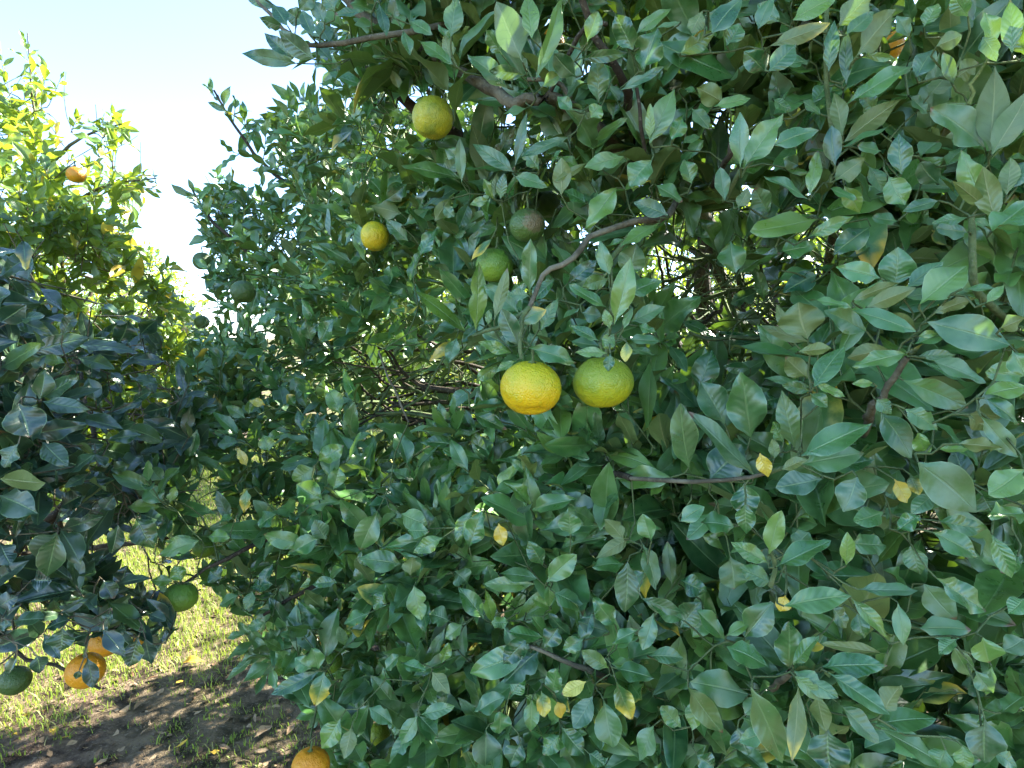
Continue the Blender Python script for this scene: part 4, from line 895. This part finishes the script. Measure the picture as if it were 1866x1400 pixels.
# soil clods
cl = Tubes(); Vc, Fc = [], []; off = 0
ico = np.array([(0, 0, 1), (.89, 0, .45), (.28, .85, .45), (-.72, .53, .45), (-.72, -.53, .45), (.28, -.85, .45), (.72, .53, -.45), (-.28, .85, -.45), (-.89, 0, -.45), (-.28, -.85, -.45), (.72, -.53, -.45), (0, 0, -1)])
icf = np.array([(0,1,2),(0,2,3),(0,3,4),(0,4,5),(0,5,1),(1,6,2),(2,7,3),(3,8,4),(4,9,5),(5,10,1),(6,7,2),(7,8,3),(8,9,4),(9,10,5),(10,6,1),(11,7,6),(11,8,7),(11,9,8),(11,10,9),(11,6,10)])
for _ in range(3600):
    x, y = random.uniform(-3.4, 2.2), 1.5+random.random()**1.5*4.5; r = random.uniform(.003, .014)*(1 if random.random() < .93 else 1.8)
    Vc.append(ico*rng.uniform(.6, 1.15, (12, 1))*np.array([r, r*random.uniform(.7, 1.2), r*.65]) + np.array([x, y, gh(x, y)+r*.2])); Fc.append(icf+off); off += 12
o = mesh_obj('soil_clod', np.concatenate(Vc), np.concatenate(Fc), M_SOIL, None, (0, 0, 0), False); tag(o, 'small clods of brown soil lying on the ground', 'soil', kind='stuff')
# single fallen leaves that stand out
for x, y, rot, L, tt, lab in [(463, 1345, .9, .06, (.8, .1), 'pale tan curled fallen leaf on the shaded soil at bottom left'), (333, 1213, .2, .07, (.3, .95), 'orange yellow fallen leaf lying on the sunlit streak of soil'), (97, 1343, 2.2, .04, (.6, .95), 'small yellow fallen leaf in the grass at far bottom left'), (805, 1325, 1.6, .07, (.95, .1), 'pale grey curled dead leaf hanging low under the big tree')]:
    d = 1.62/((y-615)/FPX+.02) if y < 1320 or x < 500 else 1.3
    p = P(x, y, 1.0); dr = p-CAM; k = (0.02-CAM[2])/dr[2]; p = CAM+dr*k; p[2] = gh(p[0], p[1])+.015
    one = Leaves(); one.add(1, p, np.array([math.cos(rot), math.sin(rot), .1]), np.array([.1, -.4, 1]), L*1.3, L*.6, (tt[0], tt[1], 0, 1)); one.arrays(); V, F, C, Ti = one.geo(np.array([0]))
    o = mesh_obj('fallen_leaf', V-p, F, M_DRY, None, tuple(p), True, {'leafco': ('FLOAT_VECTOR', C), 'tint': ('FLOAT_COLOR', Ti)}); tag(o, lab if 'hanging' not in lab else 'pale dead leaf on the soil under the big tree at bottom centre', 'leaf', 'fallen leaves')
